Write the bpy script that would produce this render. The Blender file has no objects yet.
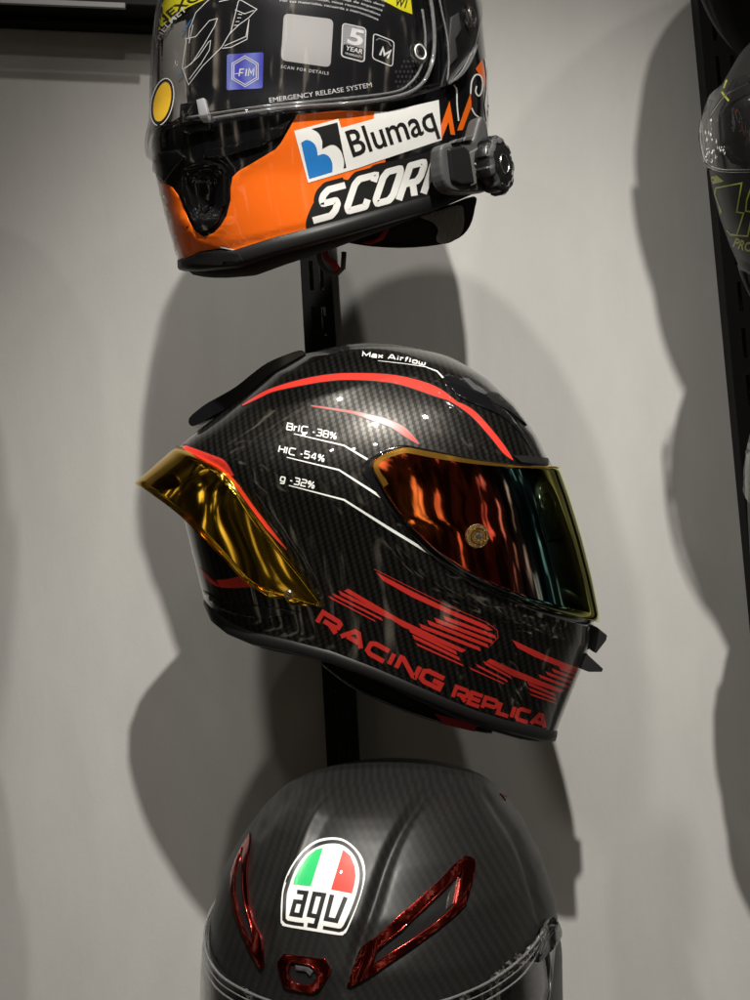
import bpy, bmesh, math, random
from mathutils import Vector, Matrix
from mathutils.bvhtree import BVHTree
from mathutils.geometry import tessellate_polygon
random.seed(7)
S = bpy.context.scene
R = math.radians
COL = S.collection

# ---------------------------------------------------------------- camera
F = 1300.0                                   # focal length in photo pixels (photo is 750 wide)
cam_d = bpy.data.cameras.new('camera'); cam = bpy.data.objects.new('camera', cam_d); COL.objects.link(cam)
cam_d.sensor_fit = 'HORIZONTAL'; cam_d.sensor_width = 36; cam_d.lens = F/750*36
cam_d.clip_start = 0.02; cam_d.clip_end = 50
CAM = Vector((0, -1.36, 0))
CM = Matrix.Translation(CAM) @ Matrix.Rotation(R(97.0), 4, 'X') @ Matrix.Rotation(R(-3.4), 4, 'Z')
cam.matrix_world = CM
S.camera = cam
AX = (CM.to_3x3() @ Vector((1,0,0))); AY = (CM.to_3x3() @ Vector((0,1,0))); AZ = (CM.to_3x3() @ Vector((0,0,1)))
def ray(px, py):
    return (AX*((px-375)/F) + AY*((500-py)/F) - AZ)
def at_dist(px, py, dist): return CAM + ray(px, py)*dist
def on_wall(px, py, y=0.0):
    d = ray(px, py); return CAM + d*((y-CAM.y)/d.y)

# ---------------------------------------------------------------- world
W = bpy.data.worlds.new('World'); S.world = W; W.use_nodes = True
nt = W.node_tree; nt.nodes.clear()
def N(t, k, **kw):
    n = t.nodes.new(k)
    for a, b in kw.items(): setattr(n, a, b)
    return n
wo = N(nt,'ShaderNodeOutputWorld'); bg = N(nt,'ShaderNodeBackground'); tc = N(nt,'ShaderNodeTexCoord')
mp = N(nt,'ShaderNodeMapping'); mp.inputs['Scale'].default_value = (11, 11, 1.8)
nz = N(nt,'ShaderNodeTexNoise'); nz.inputs['Scale'].default_value = 1.0; nz.inputs['Detail'].default_value = 3
cr = N(nt,'ShaderNodeValToRGB')
cr.color_ramp.elements[0].position = .42; cr.color_ramp.elements[0].color = (.012,.012,.011,1)
cr.color_ramp.elements[1].position = .74; cr.color_ramp.elements[1].color = (5.5,4.6,3.4,1)  # bright warm streaks, invented for the glossy parts to reflect
e = cr.color_ramp.elements.new(.59); e.color = (.08,.072,.06,1)
nt.links.new(tc.outputs['Generated'], mp.inputs[0]); nt.links.new(mp.outputs[0], nz.inputs['Vector'])
nt.links.new(nz.outputs[0], cr.inputs[0]); nt.links.new(cr.outputs[0], bg.inputs[0]); nt.links.new(bg.outputs[0], wo.inputs[0])
bg.inputs[1].default_value = 0.24

# ---------------------------------------------------------------- shop spotlights on the ceiling
def spot(loc, target, watts, radius, angle=70, col=(1,.957,.882), blend=.5):
    l = bpy.data.lights.new('ceiling_spotlight', 'SPOT'); o = bpy.data.objects.new('ceiling_spotlight', l); COL.objects.link(o)
    l.energy = watts; l.shadow_soft_size = radius; l.spot_size = R(angle); l.spot_blend = blend; l.color = col
    o.location = loc; o.rotation_euler = (Vector(target)-Vector(loc)).to_track_quat('-Z','Y').to_euler()
spot(( 0.24, -2.00, 1.86), (0.14, 0, -.2), 258, .028, 38, blend=1)      # key
spot((-0.30, -1.12, 1.90), (0.1, 0, -.2), 62, .03, 46, blend=1)             # second, steeper, from the left
spot(( 0.75, -1.30, 1.60), (0.15, 0, -.2), 26, .03, 46, blend=1)             # third, from the right
spot((-0.75, -1.60, 1.70), (0, 0, -.1), 7, .03)
for i in range(3):
    spot((-.5+.4*i, -2.9-.2*(i%2), 1.75), (0,0,-.2), 4, .035, 34, blend=1)
S.view_settings.view_transform = 'Standard'; S.view_settings.look = 'None'
S.view_settings.exposure = 0.40; S.view_settings.gamma = 1.0
S.cycles.max_bounces = 10; S.cycles.transparent_max_bounces = 12

# ---------------------------------------------------------------- materials
def mat(name, col=(.5,.5,.5), rough=.5, metal=0, coat=0, coat_rough=.03, spec=.5, alpha=None, trans=0, ior=1.45):
    m = bpy.data.materials.new(name); m.use_nodes = True
    b = m.node_tree.nodes['Principled BSDF']
    b.inputs['Base Color'].default_value = (*col, 1); b.inputs['Roughness'].default_value = rough
    b.inputs['Metallic'].default_value = metal; b.inputs['Coat Weight'].default_value = coat
    b.inputs['Coat Roughness'].default_value = coat_rough; b.inputs['Specular IOR Level'].default_value = spec
    b.inputs['Transmission Weight'].default_value = trans; b.inputs['IOR'].default_value = ior
    return m
def P(m): return m.node_tree.nodes['Principled BSDF']
def L(m, a, b): m.node_tree.links.new(a, b)
def mathn(m, op, a, b=None, c=None):
    n = N(m.node_tree, 'ShaderNodeMath', operation=op)
    for i, v in enumerate((a, b, c)):
        if v is None: continue
        if isinstance(v, (int, float)): n.inputs[i].default_value = v
        else: L(m, v, n.inputs[i])
    return n.outputs[0]
def rough_noise(m, base, amp, scale=40):
    t = m.node_tree; n = N(t,'ShaderNodeTexNoise'); n.inputs['Scale'].default_value = scale; n.inputs['Detail'].default_value = 6
    c = N(t,'ShaderNodeTexCoord'); L(m, c.outputs['Object'], n.inputs['Vector'])
    r = N(t,'ShaderNodeMapRange'); r.inputs['To Min'].default_value = base-amp; r.inputs['To Max'].default_value = base+amp
    L(m, n.outputs[0], r.inputs[0]); L(m, r.outputs[0], P(m).inputs['Roughness'])
def bump(m, scale, strength, dist=.001, detail=5):
    t = m.node_tree; n = N(t,'ShaderNodeTexNoise'); n.inputs['Scale'].default_value = scale; n.inputs['Detail'].default_value = detail
    c = N(t,'ShaderNodeTexCoord'); L(m, c.outputs['Object'], n.inputs['Vector'])
    b = N(t,'ShaderNodeBump'); b.inputs['Strength'].default_value = strength; b.inputs['Distance'].default_value = dist
    L(m, n.outputs[0], b.inputs['Height']); L(m, b.outputs[0], P(m).inputs['Normal'])
    return b
def carbon(name, cu, cv, rot, dark, bright, rough, metal, coat, chevron=None, coat_rough=.03):
    """2x2 twill weave laid out in the shell's own flat coordinates"""
    m = mat(name, bright, rough, metal, coat, coat_rough); t = m.node_tree
    uv = N(t,'ShaderNodeUVMap'); uv.uv_map = 'weave'
    mp = N(t,'ShaderNodeMapping'); mp.inputs['Rotation'].default_value = (0,0,R(rot)); L(m, uv.outputs[0], mp.inputs[0])
    sx = N(t,'ShaderNodeSeparateXYZ'); L(m, mp.outputs[0], sx.inputs[0])
    x, y = sx.outputs[0], sx.outputs[1]
    if chevron is not None: x = mathn(m, 'ABSOLUTE', mathn(m, 'SUBTRACT', x, chevron))
    fu = mathn(m,'DIVIDE', x, cu); fv = mathn(m,'DIVIDE', y, cv)
    iu = mathn(m,'FLOOR', fu); iv = mathn(m,'FLOOR', fv)
    k = mathn(m,'FLOORED_MODULO', mathn(m,'ADD', iu, iv), 4.0)
    w = mathn(m,'LESS_THAN', k, 2.0)
    # rounded tows imitated in colour: sheen painted along each crest, weft kept darker
    ru = mathn(m,'SINE', mathn(m,'MULTIPLY', mathn(m,'FRACT', fv), math.pi))
    rv = mathn(m,'SINE', mathn(m,'MULTIPLY', mathn(m,'FRACT', fu), math.pi))
    tone = mathn(m,'ADD', mathn(m,'MULTIPLY', w, mathn(m,'ADD', mathn(m,'MULTIPLY', ru, .3), .7)),
                 mathn(m,'MULTIPLY', mathn(m,'SUBTRACT', 1.0, w), mathn(m,'MULTIPLY', rv, .14)))
    n = N(t,'ShaderNodeTexNoise'); n.inputs['Scale'].default_value = .35; n.inputs['Detail'].default_value = 4; L(m, uv.outputs[0], n.inputs['Vector'])
    tone = mathn(m,'MULTIPLY', tone, mathn(m,'ADD', mathn(m,'MULTIPLY', n.outputs[0], .9), .5))
    mx = N(t,'ShaderNodeMix', data_type='RGBA'); L(m, tone, mx.inputs[0])
    mx.inputs[6].default_value = (*dark,1); mx.inputs[7].default_value = (*bright,1)
    L(m, mx.outputs[2], P(m).inputs['Base Color'])
    return m
M = {}
M['carbon'] = carbon('gloss_carbon', 1.65, 4.1, -4, (.006,.006,.006), (.036,.0335,.029), .34, .75, 1.0)
M['carbon_matte'] = carbon('matte_carbon', 1.9, 4.3, -6, (.0115,.0115,.0115), (.0185,.018,.017), .43, .3, 0, chevron=-40)
M['black_gloss'] = mat('black_gloss', (.006,.006,.007), .12, 0, 1)
M['black_plastic'] = mat('black_plastic', (.013,.013,.014), .42); bump(M['black_plastic'], 900, .12, .0004)
M['trim'] = mat('rubber_trim', (.009,.009,.009), .45, spec=.35); bump(M['trim'], 500, .1, .0004)
M['lining'] = mat('lining_fabric', (.012,.012,.013), .9); bump(M['lining'], 1400, .6, .001)
M['red'] = mat('red_paint', (.78,.045,.03), .3, 0, 1)
M['red_dark'] = mat('red_lettering', (.54,.028,.022), .3, 0, 1)
M['white'] = mat('white_paint', (.82,.82,.80), .3, 0, .6)
M['orange'] = mat('orange_paint', (.92,.15,.008), .32, 0, 1)
M['blue'] = mat('blue_print', (.02,.19,.55), .35, 0, .6)
M['yellow'] = mat('yellow_print', (.78,.72,.02), .4, 0, .3)
M['amber'] = mat('amber_sticker', (.72,.43,.03), .35, 0, .3)
M['green'] = mat('green_print', (.03,.55,.16), .35, 0, .3)
M['print_red'] = mat('red_print', (.80,.06,.04), .35, 0, .3)
M['print_black'] = mat('black_print', (.012,.012,.012), .4)
M['card'] = mat('black_card', (.010,.010,.012), .30, 0, .5)
M['grey_print'] = mat('grey_print', (.35,.35,.36), .4)
M['liner_grey'] = mat('liner_grey', (.22,.21,.19), .8)
M['clear_bead'] = mat('clear_bead', (.55,.55,.56), .08, 0, 1, trans=.8, ior=1.5)
M['pale_print'] = mat('pale_print', (.50,.49,.47), .4, 0, .5)
M['lime'] = mat('lime_line', (.42,.46,.05), .4)
M['gold'] = mat('gold_mirror', (.95,.60,.06), .06, 1)
M['red_metal'] = mat('red_chrome', (.34,.028,.02), .14, 1, .5); rough_noise(M['red_metal'], .15, .02, 60)
M['steel'] = mat('steel', (.55,.54,.52), .25, 1)
M['device'] = mat('grey_device_plastic', (.055,.055,.057), .5); bump(M['device'], 1200, .15, .0004)
M['device_dark'] = mat('dark_device_plastic', (.010,.010,.011), .3)
M['rail'] = mat('black_powdercoat', (.005,.005,.005), .6, spec=.25); bump(M['rail'], 900, .2, .0004)
M['strap'] = mat('red_webbing', (.35,.02,.025), .8)
M['strap_grey'] = mat('grey_webbing', (.09,.085,.08), .8)
M['dark_shell'] = mat('dark_graphite_paint', (.010,.010,.010), .5, 0, .08, spec=.25)
M['pad'] = mat('ribbed_pad', (.30,.30,.30), .7)
# ribbed pad stripes
m = M['pad']; t = m.node_tree; c = N(t,'ShaderNodeTexCoord'); wv = N(t,'ShaderNodeTexWave'); wv.inputs['Scale'].default_value = 160
wv.inputs['Distortion'].default_value = 1.0; L(m, c.outputs['Object'], wv.inputs['Vector']); bb = N(t,'ShaderNodeBump'); bb.inputs['Distance'].default_value = .001
L(m, wv.outputs[1], bb.inputs['Height']); L(m, bb.outputs[0], P(m).inputs['Normal'])
# mirror coated visor: interference colours that depend on the angle of view
m = M['mirror_visor'] = mat('mirror_visor', (.3,.03,.01), .035, 1); t = m.node_tree
lw = N(t,'ShaderNodeLayerWeight'); lw.inputs[0].default_value = .5
r = N(t,'ShaderNodeValToRGB'); els = r.color_ramp.elements
els[0].position = 0; els[0].color = (.95,.26,.05,1); els[1].position = 1; els[1].color = (.80,.90,.35,1)
for p_, c_ in ((.03,(.85,.15,.05)), (.09,(.62,.08,.05)), (.16,(.25,.13,.10)), (.24,(.08,.24,.28)), (.40,(.14,.17,.07)), (.58,(.40,.38,.06)), (.8,(.52,.56,.10))):
    e = els.new(p_); e.color = (*c_,1)
L(m, lw.outputs['Facing'], r.inputs[0]); L(m, r.outputs[0], P(m).inputs['Base Color'])
n = N(t,'ShaderNodeTexNoise'); n.inputs['Scale'].default_value = 14; n.inputs['Detail'].default_value = 2
c = N(t,'ShaderNodeTexCoord'); L(m, c.outputs['Object'], n.inputs['Vector'])
b = N(t,'ShaderNodeBump'); b.inputs['Strength'].default_value = .06; b.inputs['Distance'].default_value = .004
L(m, n.outputs[0], b.inputs['Height']); L(m, b.outputs[0], P(m).inputs['Normal'])
M['amber_edge'] = mat('amber_visor_edge', (.60,.31,.05), .14, .9)
# the spoiler is gold-mirrored plastic that lets some light through
m = M['gold']; t = m.node_tree; tr = N(t,'ShaderNodeBsdfTransparent'); tr.inputs[0].default_value = (.95,.70,.22,1)
mx = N(t,'ShaderNodeMixShader'); mx.inputs[0].default_value = .12
L(m, P(m).outputs[0], mx.inputs[1]); L(m, tr.outputs[0], mx.inputs[2]); L(m, mx.outputs[0], t.nodes['Material Output'].inputs[0])
# clear polycarbonate
def clear(name, tint, refl=.12):
    m = bpy.data.materials.new(name); m.use_nodes = True; t = m.node_tree; t.nodes.clear()
    o = N(t,'ShaderNodeOutputMaterial'); tr = N(t,'ShaderNodeBsdfTransparent'); tr.inputs[0].default_value = (*tint,1)
    g = N(t,'ShaderNodeBsdfGlossy'); g.inputs['Roughness'].default_value = .03
    fr = N(t,'ShaderNodeLayerWeight'); fr.inputs[0].default_value = .5
    f5 = mathn(m,'ADD', mathn(m,'MULTIPLY', mathn(m,'POWER', fr.outputs['Facing'], 4.0), .75), .065)
    mx = N(t,'ShaderNodeMixShader'); L(m, f5, mx.inputs[0]); L(m, tr.outputs[0], mx.inputs[1]); L(m, g.outputs[0], mx.inputs[2])
    L(m, mx.outputs[0], o.inputs[0]); return m
M['clear'] = clear('clear_visor', (.93,.93,.94))
M['clear_thick'] = mat('clear_plastic', (.95,.95,.93), .05, 0, 0, trans=1, ior=1.5)
# holographic approval sticker
m = M['holo'] = mat('hologram_sticker', (.10,.13,.6), .3, .2, 1); t = m.node_tree
c = N(t,'ShaderNodeTexCoord'); w_ = N(t,'ShaderNodeTexWave'); w_.inputs['Scale'].default_value = 18; w_.inputs['Distortion'].default_value = 6
r = N(t,'ShaderNodeValToRGB'); r.color_ramp.elements[0].color = (.10,.10,.62,1); r.color_ramp.elements[1].color = (.24,.30,.78,1)
L(m, c.outputs['Object'], w_.inputs['Vector']); L(m, w_.outputs[1], r.inputs[0]); L(m, r.outputs[0], P(m).inputs['Base Color'])
# plaster wall
m = M['wall'] = mat('painted_plaster', (.36,.345,.315), .72); t = m.node_tree
c = N(t,'ShaderNodeTexCoord'); n1 = N(t,'ShaderNodeTexNoise'); n1.inputs['Scale'].default_value = 3.0; n1.inputs['Detail'].default_value = 9; n1.inputs['Roughness'].default_value = .65
mpn = N(t,'ShaderNodeMapping'); mpn.inputs['Scale'].default_value = (2.2,1,.7); L(m, c.outputs['Object'], mpn.inputs[0]); L(m, mpn.outputs[0], n1.inputs['Vector'])
r = N(t,'ShaderNodeValToRGB'); r.color_ramp.elements[0].position = .25; r.color_ramp.elements[0].color = (.36,.356,.346,1)
r.color_ramp.elements[1].position = .75; r.color_ramp.elements[1].color = (.43,.424,.41,1)
L(m, n1.outputs[0], r.inputs[0]); L(m, r.outputs[0], P(m).inputs['Base Color'])
n2 = N(t,'ShaderNodeTexNoise'); n2.inputs['Scale'].default_value = 260; n2.inputs['Detail'].default_value = 4
n3 = N(t,'ShaderNodeTexNoise'); n3.inputs['Scale'].default_value = 14; n3.inputs['Detail'].default_value = 5; L(m, mpn.outputs[0], n3.inputs['Vector'])
L(m, c.outputs['Object'], n2.inputs['Vector'])
vo = N(t,'ShaderNodeTexVoronoi'); vo.inputs['Scale'].default_value = 16; L(m, c.outputs['Object'], vo.inputs['Vector'])
pim = mathn(m,'MULTIPLY', mathn(m,'LESS_THAN', vo.outputs['Distance'], .035), 1.2)
h = mathn(m,'ADD', mathn(m,'ADD', mathn(m,'MULTIPLY', n2.outputs[0], .35), mathn(m,'MULTIPLY', n3.outputs[0], 3.0)), pim)
b = N(t,'ShaderNodeBump'); b.inputs['Strength'].default_value = .35; b.inputs['Distance'].default_value = .0011
L(m, h, b.inputs['Height']); L(m, b.outputs[0], P(m).inputs['Normal'])

# ---------------------------------------------------------------- object helpers
def empty(name, loc, label, cat, group=None):
    o = bpy.data.objects.new(name, None); COL.objects.link(o); o.location = loc; o.empty_display_size = .05
    o['label'] = label; o['category'] = cat
    if group: o['group'] = group
    return o
def link(name, verts, faces, m, parent=None, smooth=True, label=None):
    """verts are world positions; stored relative to the top-level parent"""
    top = parent
    off = Vector((0,0,0)); p = parent
    while p is not None: off += p.location; p = p.parent
    me = bpy.data.meshes.new(name); me.from_pydata([tuple(Vector(v)-off) for v in verts], [], faces)
    me.materials.append(m); me.update()
    if smooth: me.polygons.foreach_set('use_smooth', [True]*len(me.polygons))
    o = bpy.data.objects.new(name, me); COL.objects.link(o); o.parent = parent
    if label: o['label'] = label
    return o
def recalc(o):
    b_ = bmesh.new(); b_.from_mesh(o.data); bmesh.ops.recalc_face_normals(b_, faces=b_.faces[:]); b_.to_mesh(o.data); b_.free()
def bevel(o, w, seg=2, ang=35):
    md = o.modifiers.new('bevel','BEVEL'); md.width = w; md.segments = seg; md.limit_method = 'ANGLE'; md.angle_limit = R(ang)
def box(name, lo, hi, m, parent=None, bev=.001, frame=None, smooth=False):
    (x0,y0,z0),(x1,y1,z1) = lo, hi
    vs = [Vector(v) for v in ((x0,y0,z0),(x1,y0,z0),(x1,y1,z0),(x0,y1,z0),(x0,y0,z1),(x1,y0,z1),(x1,y1,z1),(x0,y1,z1))]
    if frame: vs = [frame @ v for v in vs]
    o = link(name, vs, [(0,3,2,1),(4,5,6,7),(0,1,5,4),(1,2,6,5),(2,3,7,6),(3,0,4,7)], m, parent, smooth)
    if bev: bevel(o, bev)
    return o
def disc_solid(name, frame, profile, m, parent, n=48, rfun=None, smooth=True):
    """lathe: profile of (radius, height) about the frame's Z"""
    vs, fs = [], []
    for (r_, h_) in profile:
        for i in range(n):
            a = 2*math.pi*i/n; rr = r_*(rfun(a) if rfun else 1)
            vs.append(frame @ Vector((rr*math.cos(a), rr*math.sin(a), h_)))
    for j in range(len(profile)-1):
        for i in range(n):
            fs.append((j*n+i, j*n+(i+1)%n, (j+1)*n+(i+1)%n, (j+1)*n+i))
    o = link(name, vs, fs, m, parent, smooth); recalc(o)
    if smooth:
        md = o.modifiers.new('edge','EDGE_SPLIT'); md.split_angle = R(40)
    return o
def tube(name, pts, r_, m, parent, n=10, closed=False):
    vs, fs = [], []; K = len(pts)
    for i, p in enumerate(pts):
        a = pts[(i-1)%K] if (closed or i) else pts[i]; b_ = pts[(i+1)%K] if (closed or i < K-1) else pts[i]
        t_ = (Vector(b_)-Vector(a)).normalized(); u = t_.orthogonal().normalized() if i == 0 else (u - t_*u.dot(t_)).normalized()
        w = t_.cross(u); rr = r_(i/(K-1)) if callable(r_) else r_
        for k in range(n):
            an = 2*math.pi*k/n; vs.append(Vector(p)+(u*math.cos(an)+w*math.sin(an))*rr)
    for i in range(K if closed else K-1):
        for k in range(n): fs.append((i*n+k, i*n+(k+1)%n, ((i+1)%K)*n+(k+1)%n, ((i+1)%K)*n+k))
    if not closed: fs += [tuple(range(n))[::-1], tuple((K-1)*n+k for k in range(n))]
    o = link(name, vs, fs, m, parent); recalc(o); return o
def lerp_tab(tab, x):
    if x <= tab[0][0]: return tab[0][1]
    for (a, b_), (c_, d_) in zip(tab, tab[1:]):
        if x <= c_: return b_ + (d_-b_)*(x-a)/max(c_-a, 1e-9)
    return tab[-1][1]
def smooth_list(v, k, keep_ends=True):
    for _ in range(k):
        w = v[:]
        for i in range(1, len(v)-1): w[i] = .25*v[i-1]+.5*v[i]+.25*v[i+1]
        v = w
    return v

# ---------------------------------------------------------------- 2D shapes in photo pixels
def poly2(outer, holes=()):
    loops = [list(outer)] + [list(h_) for h_ in holes]
    flat = [p for l_ in loops for p in l_]
    tris = tessellate_polygon([[Vector((p[0],p[1],0)) for p in l_] for l_ in loops])
    return flat, [tuple(t_) for t_ in tris]
def stroke2(pts, w, closed=False):
    pts = [Vector(p) for p in pts]; K = len(pts); ws = w if isinstance(w, (list,tuple)) else [w]*K
    vs, fs = [], []
    for i, p in enumerate(pts):
        a = pts[(i-1)%K] if (closed or i > 0) else None; b_ = pts[(i+1)%K] if (closed or i < K-1) else None
        d1 = (p-a).normalized() if a is not None else None; d2 = (b_-p).normalized() if b_ is not None else None
        if d1 is None: d1 = d2
        if d2 is None: d2 = d1
        n1 = Vector((-d1.y,d1.x)); n2 = Vector((-d2.y,d2.x)); nn = n1+n2
        nn = nn.normalized() if nn.length > 1e-6 else n1
        k = 1/max(.5, nn.dot(n1)); vs += [tuple(p+nn*ws[i]*.5*k), tuple(p-nn*ws[i]*.5*k)]
    for i in range(K if closed else K-1):
        j = (i+1)%K; fs.append((2*i, 2*i+1, 2*j+1, 2*j))
    return vs, fs
def merge2(*items):
    vs, fs = [], []
    for v, f in items:
        o = len(vs); vs += list(v); fs += [tuple(i+o for i in g) for g in f]
    return vs, fs
def circle(cx, cy, rx, ry=None, n=28, rot=0, a0=0, a1=360):
    ry = ry or rx; out = []; full = abs(a1-a0) >= 360
    for i in range(n):
        a = R(a0+(a1-a0)*i/(n if full else n-1)); x, y = rx*math.cos(a), ry*math.sin(a)
        out.append((cx+x*math.cos(R(rot))-y*math.sin(R(rot)), cy+x*math.sin(R(rot))+y*math.cos(R(rot))))
    return out
def spline(pts, n=6, closed=False):
    out = []; K = len(pts)
    for i in range(K if closed else K-1):
        g = lambda k: Vector(pts[k%K]) if closed else Vector(pts[min(max(k,0),K-1)])
        p0,p1,p2,p3 = g(i-1),g(i),g(i+1),g(i+2)
        for j in range(n):
            t_ = j/n
            out.append(tuple(.5*((2*p1)+(p2-p0)*t_+(2*p0-5*p1+4*p2-p3)*t_*t_+(3*p1-p0-3*p2+p3)*t_**3)))
    if not closed: out.append(tuple(pts[-1]))
    return out
def text2(s, base, height, up=None, bold=0.0, space=1.0, font_h=.729):
    """text laid along a pixel baseline (polyline) stretched to its length; height in px"""
    cu = bpy.data.curves.new('t','FONT'); cu.body = s; cu.offset = bold; cu.space_character = space; cu.resolution_u = 3; cu.fill_mode = 'FRONT'
    ob = bpy.data.objects.new('t', cu); COL.objects.link(ob)
    me = bpy.data.meshes.new_from_object(ob.evaluated_get(bpy.context.evaluated_depsgraph_get()))
    vs = [(v.co.x, v.co.y) for v in me.vertices]; fs = [tuple(p.vertices) for p in me.polygons]
    bpy.data.objects.remove(ob); bpy.data.curves.remove(cu); bpy.data.meshes.remove(me)
    x0 = min(v[0] for v in vs); x1 = max(v[0] for v in vs)
    B = [Vector(b_) for b_ in (spline(base, 12) if len(base) > 2 else base)]
    cum = [0]
    for a, b_ in zip(B, B[1:]): cum.append(cum[-1]+(b_-a).length)
    out = []
    for x, y in vs:
        u = (x-x0)/(x1-x0)*cum[-1]; k = 0
        while k < len(B)-2 and cum[k+1] < u: k += 1
        d = (B[k+1]-B[k]); f = (u-cum[k])/max(d.length,1e-9); p = B[k]+d*f; d = d.normalized()
        nrm = Vector((d.y, -d.x)) if up is None else Vector(up)
        out.append(tuple(p + nrm*(y/font_h*height)))
    return out, fs

# squared technical lettering: glyph = (advance width, strokes in a unit-high box)
def _o(w, t=1, b=0, c=.16): return [(c,t),(w-c,t),(w,t-c),(w,b+c),(w-c,b),(c,b),(0,b+c),(0,t-c),(c,t)]
TECH = {
 'R': (.95, [[(0,0),(0,1),(.78,1),(.92,.86),(.92,.52),(.78,.40),(.22,.40)], [(.52,.40),(.95,0)]]),
 'A': (1.05, [[(0,0),(.42,1),(.60,1),(1.02,0)], [(.24,.30),(.80,.30)]]),
 'C': (.88, [[(.88,1),(.18,1),(0,.82),(0,.18),(.18,0),(.88,0)]]),
 'I': (0, [[(0,0),(0,1)]]),
 'N': (.92, [[(0,0),(0,1),(.10,1),(.82,0),(.92,0),(.92,1)]]),
 'G': (.92, [[(.92,1),(.18,1),(0,.82),(0,.18),(.18,0),(.92,0),(.92,.46),(.52,.46)]]),
 'E': (.82, [[(.82,1),(0,1),(0,0),(.82,0)], [(0,.5),(.76,.5)]]),
 'P': (.92, [[(0,0),(0,1),(.76,1),(.92,.86),(.92,.52),(.76,.38),(.05,.38)]]),
 'L': (.78, [[(0,1),(0,0),(.78,0)]]),
 'M': (1.0, [[(0,0),(0,1),(.5,.25),(1,1),(1,0)]]),
 'B': (.78, [[(0,0),(0,1),(.66,1),(.74,.9),(.74,.6),(.66,.53),(0,.53)], [(.66,.53),(.78,.42),(.78,.1),(.68,0),(0,0)]]),
 'H': (.8, [[(0,0),(0,1)], [(.8,0),(.8,1)], [(0,.5),(.8,.5)]]),
 'r': (.36, [[(0,0),(0,.70),(.36,.70)]]), 'i': (0, [[(0,0),(0,.68)], [(0,.86),(0,1)]]),
 'f': (.36, [[(.10,0),(.10,.85),(.2,1),(.36,1)], [(0,.66),(.34,.66)]]), 'l': (0, [[(0,0),(0,1)]]),
 'a': (.6, [[(.05,.70),(.5,.70),(.6,.6),(.6,0),(.1,0),(0,.1),(0,.32),(.1,.40),(.6,.40)]]),
 'x': (.6, [[(0,0),(.6,.70)], [(0,.70),(.6,0)]]), 'o': (.6, [_o(.6,.70,0,.1)]),
 'w': (.84, [[(0,.70),(.0,.1),(.1,0),(.74,0),(.84,.1),(.84,.70)], [(.42,0),(.42,.60)]]),
 'g': (.6, [[(.6,.70),(.1,.70),(0,.6),(0,.14),(.1,.04),(.6,.04)], [(.6,.70),(.6,-.2),(.5,-.3),(.05,-.3)]]),
 '-': (.3, [[(0,.4),(.3,.4)]]), ' ': (.18, []),
 '3': (.7, [[(0,1),(.6,1),(.7,.9),(.7,.6),(.62,.52),(.2,.52)], [(.62,.52),(.7,.44),(.7,.1),(.6,0),(0,0)]]),
 '8': (.7, [_o(.7,1,0,.1), [(0,.52),(.7,.52)]]), '5': (.7, [[(.68,1),(0,1),(0,.58),(.6,.58),(.7,.48),(.7,.1),(.6,0),(0,0)]]),
 '4': (.74, [[(.56,0),(.56,1),(.46,1),(0,.34),(0,.26),(.74,.26)]]), '2': (.7, [[(0,1),(.6,1),(.7,.9),(.7,.62),(.6,.52),(.1,.52),(0,.42),(0,0),(.7,0)]]),
 '%': (.85, [_o(.26,.95,.5,.08), [(.60+u,v) for u, v in _o(.26,.45,0,.08)], [(.12,-.05),(.72,1.0)]]),
}
def tech2(sx, base, height, sw, gap=.26, wide=1.0):
    B = [Vector(b_) for b_ in (spline(base, 12) if len(base) > 2 else base)]
    cum = [0]
    for a, b_ in zip(B, B[1:]): cum.append(cum[-1]+(b_-a).length)
    x = 0; gl = []
    for ch in sx: w_, st = TECH[ch]; gl.append((x, st)); x += w_+gap+(.1 if w_ == 0 else 0)
    tot = x-gap; k = (cum[-1]-sw)/tot; its = []
    ih = height-sw
    def P_(u, v):
        u = sw/2+u*k; j = 0
        while j < len(B)-2 and cum[j+1] < u: j += 1
        d = B[j+1]-B[j]; p = B[j]+d*((u-cum[j])/max(d.length,1e-9)); d = d.normalized()
        return tuple(p + Vector((d.y,-d.x))*(sw/2+v*ih))
    for x0, st in gl:
        for l_ in st: its.append(stroke2([P_(x0+u, v) for u, v in l_], sw))
    return merge2(*its)

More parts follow.
